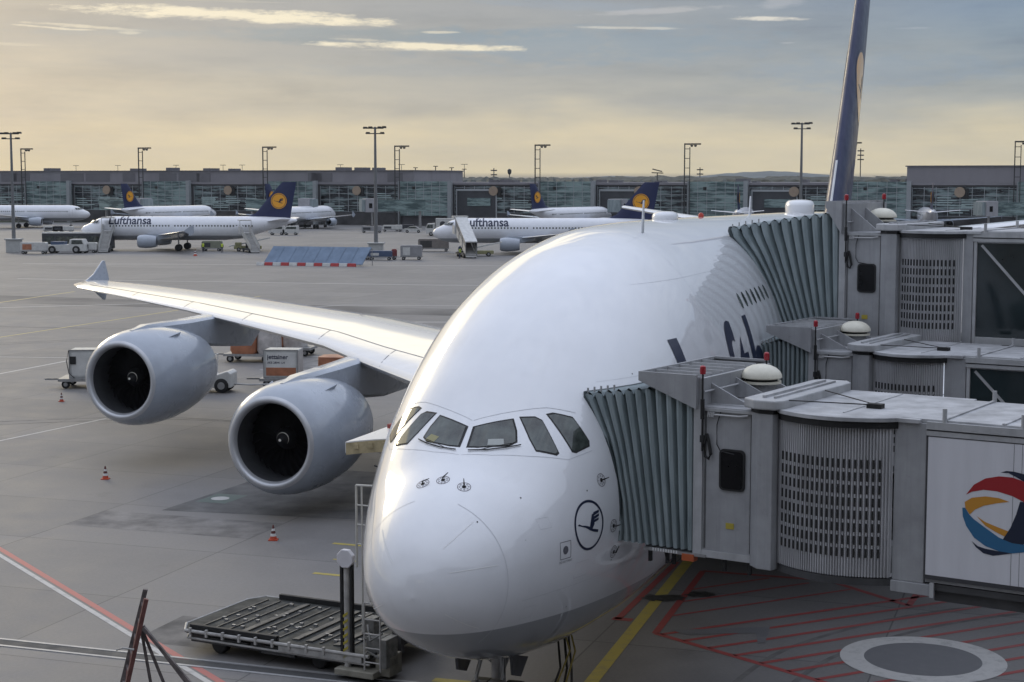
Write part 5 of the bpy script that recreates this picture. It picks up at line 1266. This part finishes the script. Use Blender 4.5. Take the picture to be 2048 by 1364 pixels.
# stairs at front door of first twin jet, covered stairs at second
def stairs(x,y,rz,label,covered,s=1.0,truck=True):
    T2=thing('passenger_stairs',label,'boarding stairs',(x,y,0),rz,None,s)
    L=7.2;H=3.35
    mb=MB(); mb.add([(0,-.75,.35),(L,-.75,H),(L,.75,H),(0,.75,.35),(0,-.75,.15),(L,-.75,H-.3),(L,.75,H-.3),(0,.75,.15)],[(0,1,2,3),(4,7,6,5),(0,4,5,1),(3,2,6,7),(0,3,7,4),(1,5,6,2)]); mb.box(L,L+1.6,-.95,.95,H-.25,H); mb.build('stair_ramp',VW,T2)
    mb=MB()
    for k in range(16): t=k/16; mb.box(L*t,L*t+.1,-.7,.7,.35+(H-.35)*t,.35+(H-.35)*t+.13)
    mb.build('steps',M('step_grey',(.26,.25,.24),.6),T2)
    mb=MB()
    for q in (-.78,.78):
        mb.add([(0,q,.4),(L,q,H),(L,q,H+1.0),(0,q,1.35)],[(0,1,2,3)]); mb.add([(0,q-.03,.4),(L,q-.03,H),(L,q-.03,H+1.0),(0,q-.03,1.35)],[(0,1,2,3)])
        mb.box(L,L+1.6,q*1.2-.03,q*1.2+.03,H,H+1.0)
    mb.build('side_rail',VW,T2)
    if covered:
        mb=MB(); mb.add([(0,-.85,2.35),(L,-.85,H+2.2),(L,.85,H+2.2),(0,.85,2.35),(0,-.85,2.2),(L,-.85,H+2.0),(L,.85,H+2.0),(0,.85,2.2)],[(0,1,2,3),(4,7,6,5),(0,4,5,1),(3,2,6,7),(0,3,7,4),(1,5,6,2)]); mb.box(L,L+1.7,-1.05,1.05,H+2.0,H+2.35); mb.build('canopy',VW,T2)
        mb=MB()
        for q in (-.8,.8):
            for t in (0,.33,.66,1): mb.box(L*t-.04,L*t+.04,q-.04,q+.04,.35+(H-.35)*t,2.2+(H-.2)*t)
            mb.add([(0,q,1.35),(L,q,H+1.0),(L,q,H+2.0),(0,q,2.2)],[(0,1,2,3)])
        mb.build('canopy_side',M('canopy_glass',(.16,.17,.18),.2,dirt=.1),T2)
    else:
        mb=MB(); mb.box(L,L+1.7,-1.05,1.05,H+2.0,H+2.2); mb.box(L,L+.1,-1.05,-.95,H,H+2); mb.box(L,L+.1,.95,1.05,H,H+2); mb.build('canopy',VW,T2)
    mb=MB(); mb.box(.6,L-.2,-.85,.85,.35,.6); mb.bar((2,0,.5),(4.6,0,2.0),.2); mb.bar((L-.5,0,.5),(L-.8,0,H-.3),.3); mb.build('chassis',DST,T2)
    wheels(T2,(1.2,5.6),1.6,.36,.25)
    return T2
stairs(-67.0,270.5,R(97),'open white boarding stairs at the front door of the jet beside the bus',False,1.02)
stairs(-6.2,251.5,R(103),'white covered boarding stairs at the second side-on jet',True,1.1)
stairs(-41.8,269.0,R(112),'slim open stairs at the rear door of the navy-tailed side-on jet',False,.95)
# blue screens with red and white barrier
T2=thing('blue_panel_screen','row of blue blast screen panels standing on the apron behind the wing','screen',(-35.6,232.5,0),math.atan2(-4,14))
L=14.9
mb=MB()
for k in range(8):
    a=k*L/8
    mb.add([(a+.01+.6,0,.25),(a+L/8-.03+.6,0,.25),(a+L/8-.03+1.0,2.6,2.55),(a+.03+1.0,2.6,2.55)],[(0,1,2,3)])
    mb.add([(a+.03+ .6,0.06,.2),(a+L/8-.03+.6,0.06,.2),(a+L/8-.03+1.0,2.66,2.5),(a+.03+1.0,2.66,2.5)],[(3,2,1,0)])
mb.build('blue_panel',M('screen_blue',(.125,.185,.27),.5,dirt=.2,scale=.8),T2)
mb=MB()
for k in range(9): a=k*L/8+.6; mb.bar((a+.4,2.7,2.4),(a+.4,2.8,0),.08)
mb.build('frame',STL,T2)
for k in range(12):
    c='red' if k%2 else 'white'
    mb=MB(); a=k*L/12; mb.prism([(0,0),(.5,0),(.35,.45),(.15,.45)],a+.03,a+L/12-.03,'x'); o=mb.build('barrier_block',[VW,M('barrier_red',(.40,.04,.04),.5)][k%2],None,bevel=.03)
    o.location=(-35.9,231.2,0); o.rotation_euler=(0,0,math.atan2(-4,14)); tag(o,'%s plastic barrier block at the foot of the blue screens'%c,'barrier','red and white barrier blocks below the blue screens')
# assorted small apron equipment
def cart(x,y,rz,label,mat,L=3,W_=1.5,H=1.6,top=None,nm='baggage_cart',cat='cart',s=1):
    T2=thing(nm,label,cat,(x,y,0),rz,None,s)
    mb=MB(); mb.box(0,L,-W_/2,W_/2,.4,.55); mb.build('bed',STL,T2)
    mb=MB(); mb.prism([(.05,.55),(.05,H-.15),(.2,H),(L-.2,H),(L-.05,H-.15),(L-.05,.55)],-W_/2+.05,W_/2-.05,'y'); mb.build('body',mat,T2,bevel=.04)
    mb=MB(); mb.box(.4,L*.45,-W_/2+.02,-W_/2+.06,.7,H-.3); mb.build('side_curtain',top or VD,T2)
    mb=MB(); mb.tube([(0,0,.45),(-.9,0,.35)],.05,6); mb.build('tow_bar',STL,T2)
    wheels(T2,(.5,L-.5),W_-.1,.25,.18)
cart(-79.2,266.5,0,'grey cart with orange end in front of the pushback tractor',VW,4.2,1.6,1.9,ORW)
cart(-70.3,270.5,0,'low white cart under the nose of the jet beside the bus',VW,2.4,1.4,1.7,VD)
cart(-23.6,248,0,'dark equipment cart at the end of the blue screens',VD,2.4,1.5,1.7,VB)
cart(-21.4,246,0,'blue equipment trolley at the foot of the light mast',VB,3.6,1.6,1.4,VW)
cart(-16.7,247,0,'square grey baggage cart right of the light mast, pale load inside',M('cart_grey',(.27,.27,.28),.5,dirt=.2),3.3,1.6,2.2,VW)
cart(-18.1,247.5,0,'small red extinguisher trolley beside the light mast',M('cart_red',(.22,.05,.05),.5),.9,.8,1.6,VW,'extinguisher_trolley','trolley')
cart(-15.7,276,0,'long grey baggage cart with curved cover before the truck',M('cart_brown',(.20,.18,.165),.6,dirt=.2),5.2,1.7,2.1,DST)
cart(-8.5,260,0,'dark blue belt cart under the nose of the second jet',VB,2.4,1.6,1.5,VD)
def beltloader(x,y,rz,label):
    T2=thing('belt_loader',label,'belt loader',(x,y,0),rz)
    mb=MB(); mb.box(0,4.6,-.9,.9,.4,.9); mb.box(.2,1.3,-.9,-.1,.9,1.5); mb.build('body',VY,T2,bevel=.05)
    mb=MB(); mb.add([(-.8,.1,.9),(6,.1,2.3),(6,.8,2.3),(-.8,.8,.9),(-.8,.1,.7),(6,.1,2.1),(6,.8,2.1),(-.8,.8,.7)],[(0,1,2,3),(4,7,6,5),(0,4,5,1),(3,2,6,7),(0,3,7,4),(1,5,6,2)]); mb.build('belt',VW,T2)
    wheels(T2,(.8,3.8),1.6,.35,.25)
beltloader(-46.5,276,R(10),'olive belt loader under the rear of the navy-tailed side-on jet')
beltloader(-7.5,258,R(5),'olive belt loader under the front of the second side-on jet')
cart(-52,277,0,'grey-green cart under the middle of the navy-tailed side-on jet',M('cart_green',(.22,.23,.17),.6,dirt=.2),3.4,1.5,1.7,VD)
def truck(x,y,rz,label):
    T2=thing('catering_truck',label,'truck',(x,y,0),rz)
    mb=MB(); mb.prism([(0,.5),(0,1.7),(.35,2.6),(1.9,2.7),(1.9,.5)],-1.2,1.2,'y'); c=mb.build('cab',VW,T2,bevel=.06)
    mb=MB(); mb.prism([(.1,1.65),(.42,2.4),(1.5,2.4),(1.5,1.65)],-1.215,-1.2,'y'); mb.box(-.01,.15,-1.0,1.0,1.7,2.3); mb.build('cab_window',GLS,c)
    mb=MB(); mb.box(2.1,7.6,-1.25,1.25,1.1,3.7); bx=mb.build('box_body',VW,T2,bevel=.04)
    mb=MB(); v,f=ring2(.01,.62,24); mb.add([(3.6+q[0],-1.27,2.5+q[1]) for q in v],f); mb.build('round_emblem',VD,bx)
    mb=MB(); mb.box(0,7.6,-1.0,1.0,.5,.75); mb.build('chassis',DST,T2)
    wheels(T2,(1.1,5.9),2.1,.45,.3)
truck(-18.3,352,0,'white box truck with round dark emblem before the far terminal')
def car(x,y,rz,label):
    T2=thing('white_car',label,'car',(x,y,0),rz)
    mb=MB(); mb.loft([[(px,s*w_,z) for px,z in ((-2.0,.3),(-2.05,.75),(-1.9,.95),(-1.3,1.0),(-.7,1.42),(.6,1.45),(1.35,1.0),(2.0,.85),(2.1,.55),(2.05,.3))] for s,w_ in ((-1,.82),(-1,.9),(1,.9),(1,.82))]); b=mb.build('body',VW,T2,bevel=.03)
    mb=MB(); mb.prism([(-1.15,1.02),(-.65,1.36),(.55,1.38),(1.15,1.02)],-.91,.91,'y'); mb.build('side_window',GLS,b)
    wheels(T2,(-1.25,1.3),1.6,.32,.2)
car(-22.3,372,0,'small white car parked left of the box truck')
for i,(x,y,l) in enumerate([(-52.5,357,'white service van beyond the tail of the navy-tailed jet'),(-49.5,357,'white service van with lights beyond the navy tail, nearer the screens')]): 
    T2=thing('service_van',l,'van',(x,y,0),0)
    mb=MB(); mb.prism([(0,.35),(0,1.2),(.5,1.3),(.9,1.95),(3.4,1.95),(3.5,.35)],-.85,.85,'y'); b=mb.build('body',VW,T2,bevel=.05)
    mb=MB(); mb.prism([(.65,1.3),(.98,1.8),(3.0,1.8),(3.0,1.3)],-.87,.87,'y'); mb.build('side_window',GLS,b); wheels(T2,(.75,2.8),1.5,.33,.2)
for i,(u,y,l) in enumerate([(724,372,'flat grey loader parked by the pale gate bridge'),(766,380,'low white belt truck beside the flat grey loader'),(790,385,'small grey tug under the gate bridge'),(90,372,'pale ring trolley under the engine of the jet at the picture edge'),(108,372,'second pale trolley under the jet at the picture edge')]):
    cart((u-1024)/3300*y,y,0,l,[M('cart_grey',(0,0,0)),VW,VD,VW,VW][i],4.5,1.8,1.5,VD,'service_cart')
# traffic cones
def cone(x,y,label,s=1.0):
    T2=thing('traffic_cone',label,'traffic cone',(x,y,0),0,'orange traffic cones on the apron',s)
    mb=MB(); mb.box(-.24,.24,-.24,.24,0,.05); mb.lathe([(.05,.19),(.22,.155)],(0,0,0),'z',20); mb.build('base',M('cone_orange',(.48,.07,.03),.5,dirt=.25),T2)
    mb=MB(); mb.lathe([(.22,.155),(.36,.125)],(0,0,0),'z',20); mb.lathe([(.50,.095),(.62,.07)],(0,0,0),'z',20); mb.build('white_band',M('cone_white',(.65,.65,.63),.5,dirt=.2),T2,smooth=40)
    mb=MB(); mb.lathe([(.36,.125),(.50,.095)],(0,0,0),'z',20); mb.lathe([(.62,.07),(.80,.035),(.82,.0)],(0,0,0),'z',20); mb.build('dark_band',M('cone_dark_red',(.12,.03,.025),.5,dirt=.3),T2,smooth=40)
cone(-24.5,89.0,'striped traffic cone below the grey container, left of the outboard engine',.6)
cone(-16.4,65.7,'striped traffic cone alone on concrete below the outboard engine',.66)
cone(-8.0,54.4,'striped traffic cone between the inboard engine and the cargo loader',.64)
cone(-49.8,259.5,'tiny striped cone in front of the wheels of the navy-tailed side-on jet',1.3)
# people by the side-on jets, tiny
def person(x,y,rz,label,vest=(.45,.55,.06),s=1.0):
    T2=thing('person',label,'person',(x,y,0),rz,None,s)
    me=bpy.data.meshes.new('person_body')
    J={'p':(0,0,.95,.14),'c':(0,0,1.32,.17),'n':(0,0,1.5,.06),'h':(0,.02,1.64,.105),'hl':(-.1,0,.88,.10),'kl':(-.11,.03,.5,.07),'fl':(-.12,0,.07,.05),'tl':(-.13,.16,.04,.045),'hr':(.1,0,.88,.10),'kr':(.12,.12,.5,.07),'fr':(.13,.12,.07,.05),'tr':(.13,.28,.04,.045),
       'sl':(-.19,0,1.4,.07),'el':(-.25,-.02,1.14,.05),'wl':(-.24,.08,.9,.035),'ml':(-.24,.12,.82,.04),'sr':(.19,0,1.4,.07),'er':(.26,.02,1.14,.05),'wr':(.24,.16,.95,.035),'mr':(.24,.22,.89,.04)}
    ks=list(J); E=[('p','c'),('c','n'),('n','h'),('p','hl'),('hl','kl'),('kl','fl'),('fl','tl'),('p','hr'),('hr','kr'),('kr','fr'),('fr','tr'),('c','sl'),('sl','el'),('el','wl'),('wl','ml'),('c','sr'),('sr','er'),('er','wr'),('wr','mr')]
    me.from_pydata([J[k][:3] for k in ks],[(ks.index(a),ks.index(b)) for a,b in E],[])
    o=bpy.data.objects.new('body',me); COL.objects.link(o); o.parent=T2; me.materials.append(M('work_clothes',(.03,.035,.06),.8))
    md=o.modifiers.new('s','SKIN'); 
    for i,k in enumerate(ks): me.skin_vertices[0].data[i].radius=(J[k][3],J[k][3]*.85)
    me.skin_vertices[0].data[0].use_root=True
    o.modifiers.new('d','SUBSURF').render_levels=1
    mb=MB(); mb.loft([[(.215*a*math.cos(t),.165*a*math.sin(t),z) for t in [2*PI*i/16 for i in range(16)]] for z,a in ((.92,.95),(1.1,.95),(1.3,1.08),(1.42,.95),(1.47,.5))]); mb.build('safety_vest',M('vest_yellow',vest,.7,dirt=0),T2,smooth=50)
person(-50.9,272,R(20),'tiny worker in yellow vest standing under the navy-tailed side-on jet')
person(-47.6,271,R(200),'tiny worker in yellow vest beside the olive belt loader, by the rear stairs')
person(-7.9,251,R(90),'tiny worker in yellow vest at the foot of the covered stairs')
# ------------------------------------------------------------------ cargo loader by the nose
LY=R(-26)
T=thing('cargo_loader','low dark cargo loader with roller deck parked on the ground beside the airliner nose','cargo loader',(-8.65,41.4,0),LY)
L,Wd,zt=5.8,3.7,.6
DKD=M('deck_dark',(.085,.085,.085),.45,.3,dirt=.5,scale=3); RAIL=M('loader_white_rail',(.40,.39,.37),.5,dirt=.35,scale=4)
mb=MB(); mb.prism([(0,.5),(.35,0),(L,0),(L,Wd),(.3,Wd),(0,Wd-.5)],zt-.10,zt,'z'); dk=mb.build('deck',M('deck_plate',(.055,.057,.053),.7,0,dirt=.5,scale=2.5,spec=.25),T,bevel=.02)
mb=MB()
for k in range(12): 
    a=.55+k*.4; mb.box(a,a+.05,.35,Wd-.35,zt,zt+.03)
for k in (3,7,8,10): a=.62+k*.4; mb.box(a,a+.12,.35,Wd-.35,zt,zt+.045)
mb.build('roller_track',DKD,dk)
mb=MB(); 
rr_=random.Random(4)
for k in range(44):
    a=.5+rr_.random()*4.4; b=.4+rr_.random()*2.9; mb.box(a,a+.10,b,b+.07,zt+.0,zt+.055)
mb.build('ball_castor',STL,dk)
mb=MB(); mb.box(.45,3.1,.02,.14,zt,zt+.14); mb.build('side_guide',BLK,T,bevel=.01)
mb=MB(); mb.box(.8,L-.6,Wd-.15,Wd-.03,zt,zt+.14); mb.build('side_guide',BLK,T,bevel=.01)
mb=MB(); mb.tube([(0,.5,zt-.02),(.35,-.03,zt-.02),(L,-.03,zt-.02)],.045,8); mb.build('edge_rail',RAIL,T); mb=MB(); mb.tube([(.1,.5,zt-.2),(.4,.0,zt-.21),(L,-.0,zt-.23)],.03,8); mb.build('edge_rail',RAIL,T); mb=MB()
mb.tube([(0,.5,zt-.02),(0,Wd-.5,zt-.02),(.3,Wd,zt-.02),(L,Wd,zt-.02)],.04,8); mb.build('edge_rail',RAIL,T)
mb=MB()
for k in range(9): mb.box(.5+k*.5,.56+k*.5,-.09,-.02,zt-.12,zt+.07)
mb.build('guide_stop',RAIL,T)
mb=MB(); mb.box(.4,L-.3,.15,Wd-.1,.26,zt-.12); mb.box(.9,2.2,.06,.16,.3,.45); mb.box(2.6,3.6,.06,.16,.25,.45); mb.build('underframe',DKD,T)
mb=MB(); mb.box(3.2,L-.2,-.05,.05,zt-.2,zt-.06); mb.build('nameplate_beam',RAIL,T)
v,f=textmesh('LOADER 7',.01); 
for xx in (1.2,4.2):
    for yy in (.35,Wd-.35):
        mb=MB(); mb.wheel(xx,yy,.24,.24,.25); mb.build('wheel',BLK,T,smooth=35)
# mast
mx_,my_=5.15,.05
mb=MB(); mb.box(mx_-.16,mx_-.09,my_-.06,my_+.06,.3,2.95); mb.box(mx_+.12,mx_+.17,my_-.06,my_+.06,.3,2.95); ms=mb.build('mast_chain_guide',BLK,T)
mb=MB(); mb.tube([(mx_+.01,my_,.25),(mx_+.01,my_,2.9)],.085,14); mb.build('lift_cylinder',RAIL,T,smooth=40)
mb=MB(); mb.prism([(mx_+.01+.24*math.cos(PI/8+k*PI/4),2.93+.24*math.sin(PI/8+k*PI/4)) for k in range(8)],my_-.12,my_+.02,'y'); mb.build('mast_head',M('mast_head_white',(.66,.65,.68),.4,dirt=.1),T,bevel=.02)
mb=MB()
for k in range(7):
    z=.45+k*.17; mb.add([(mx_-.06,my_-.1,z),(mx_+.08,my_-.1,z+.10),(mx_+.08,my_-.1,z+.17),(mx_-.06,my_-.1,z+.07)],[(0,1,2,3)])
mb.build('hazard_stripes',M('hazard_yellow',(.40,.33,.04),.5,dirt=.2),ms)
mb=MB(); mb.box(mx_-.2,mx_+.9,-.25,.2,.1,.26); mb.box(mx_+.75,mx_+1.15,.1,.7,.1,.6); mb.build('outrigger',M('outrigger_cream',(.26,.245,.20),.5,dirt=.4,scale=3),T,bevel=.02)
mb=MB(); mb.box(mx_+.95,mx_+1.15,-.05,.5,.35,1.05); mb.box(mx_+.35,mx_+.75,.35,.8,.3,.95); mb.box(mx_+.2,mx_+.45,.55,.9,.9,1.35); mb.tube([(mx_+.3,.1,.35),(mx_+.6,.0,.7),(mx_+.9,.15,.5)],.035,6); mb.tube([(mx_+.3,.5,1.2),(mx_+.55,.2,.9),(mx_+.85,.3,1.1)],.03,6); mb.build('hydraulic_unit',M('hydraulic_grey',(.22,.22,.21),.5,.2,dirt=.5,scale=5),T,bevel=.02)
mb=MB()
for q in (mx_+.62,mx_+1.06): mb.tube([(q,-.18,.3),(q,-.18,1.95)],.022,6)
for z in (.5,.85,1.2,1.55,1.95): mb.tube([(mx_+.62,-.18,z),(mx_+1.06,-.18,z)],.018,6)
mb.build('cage_ladder',RAIL,T)
mb=MB(); mb.tube([(mx_-.5,1.6,.3),(mx_-.5,1.6,4.4)],.025,6); mb.tube([(mx_-.66,1.6,2.3),(mx_-.66,1.6,4.4)],.03,6); mb.tube([(mx_-.66,1.6,4.4),(mx_+.25,1.6,4.43)],.03,6)
for z in (2.7,3.2,3.7): mb.tube([(mx_-.66,1.6,z+.2),(mx_+.25,1.6,z+.2)],.02,6)
mb.build('guard_rail',M('rail_white',(.55,.54,.5),.4,dirt=.2),T)
mb=MB(); mb.box(mx_+.45,mx_+1.3,1.3,2.6,2.15,2.25); mb.box(mx_+.5,mx_+.75,1.35,1.5,.3,2.2); mb.box(mx_+1.0,mx_+1.2,2.2,2.4,.3,2.2); mb.build('operator_platform',DKD,T)
# trestle-like folding steps in the near corner
T=thing('folding_steps','tall dark folding service steps with two rails and splayed braces in the near corner','service steps',(-8.45,31.2,0),R(-8))
RU=M('rusty_steel',(.19,.165,.16),.6,.3,dirt=.5,scale=6)
def S(u,v,y=31.2):
    return None
ax_=1.45
RU2=M('dark_red_steel',(.17,.07,.06),.6,.2,dirt=.4,scale=6)
ta,tb=Vector((1.33,.30,4.15)),Vector((.30,0,.05)); ua,ub=Vector((1.47,-.05,4.05)),Vector((.62,-.5,.05))
mb=MB(); mb.bar(ta,tb,.12,.09); mb.build('main_rail',RU,T)
mb=MB(); mb.bar(ua,ub,.10,.08); mb.build('main_rail',RU2,T)
for k in range(13):
    t=.06+k*.075; mb=MB(); mb.bar(ta.lerp(tb,t),ua.lerp(ub,t),.045,.035); mb.build('rung',RU,T)
mb=MB()
for k in range(12):
    t=.06+k*.075; mb.bar(ta.lerp(tb,t),ua.lerp(ub,t+.075),.022,.022)
mb.build('lattice_brace',RU2,T)
for a,b in [((1.30,.1,3.40),(1.75,.3,.05)),((1.32,.1,3.40),(2.4,.6,.05)),((1.38,.0,3.50),(3.6,.8,.05)),((1.42,-.1,3.50),(4.2,.2,.05))]:
    mb=MB(); mb.bar(a,b,.075,.06); mb.build('brace_leg',RU,T)
mb=MB(); mb.bar((.3,0,.06),(4.3,.5,.06),.1,.08); mb.bar((.6,-.55,.06),(4.2,.2,.06),.1,.08); mb.build('base_frame',RU,T)
mb=MB(); mb.tube([(.95,-.3,3.1),(1.1,-.35,3.16),(1.3,-.3,3.12)],.02,6); mb.build('white_clip',RAIL,T)
# ground power cables hanging at the nose gear
mb=MB()
for k,(a,b,c_) in enumerate([((1.15,36.6),(1.1,36.3),1.55),((1.25,36.5),(1.45,36.0),1.5),((1.0,36.6),(.7,36.1),1.6)]):
    mb.tube([(a[0],a[1],c_+.6),(a[0]+.1,a[1],1.0),((a[0]+b[0])/2,(a[1]+b[1])/2,.35),(b[0],b[1],.06),(b[0]+.8,b[1]-.8,.05)],.03,6)
o=mb.build('power_cables',M('cable_black',(.03,.028,.02),.5),smooth=50); tag(o,'dark and yellow ground power cables hanging beside the nose gear','cables')
mb=MB()
for k in range(2):
    mb.tube([(1.1+k*.15,36.4,2.2),(1.3+k*.12,36.2,1.5),(1.0+k*.2,36.0,.8),(1.2+k*.3,35.8,.06),(.8+k*.5,35.5,.05)],.022,6)
o=mb.build('yellow_hose',M('hose_yellow',(.35,.26,.05),.5),smooth=50); tag(o,'yellow hose looping down beside the nose gear onto concrete','hose')
r9=random.Random(9)
for nm,cx,cy,ra,rb in (('oil_stain_ground',4.4,46.7,.7,.4),('oil_stain_ground',5.5,47.1,.45,.3)):
    mb=MB(); mb.add([(cx+ra*(1+r9.uniform(-.3,.25))*math.cos(t),cy+rb*(1+r9.uniform(-.3,.3))*math.sin(t),.014) for t in [2*PI*i/26 for i in range(26)]],[tuple(range(26))]); kind(mb.build(nm,M('oil_dark',(.035,.034,.03),.4,dirt=.6,scale=4)))

# ------------------------------------------------------------------ haze over the whole field
m=bpy.data.materials.new('haze_air'); m.use_nodes=True; nt=m.node_tree; nt.nodes.clear()
oo=N(nt,'ShaderNodeOutputMaterial'); pv=N(nt,'ShaderNodeVolumePrincipled'); pv.inputs['Color'].default_value=(.78,.84,.92,1); pv.inputs['Density'].default_value=4.5e-5; pv.inputs['Anisotropy'].default_value=0
nt.links.new(pv.outputs[0],oo.inputs['Volume'])
mb=MB(); mb.box(-10500,10500,-10500,10500,-1,190); kind(mb.build('haze',m),'stuff')
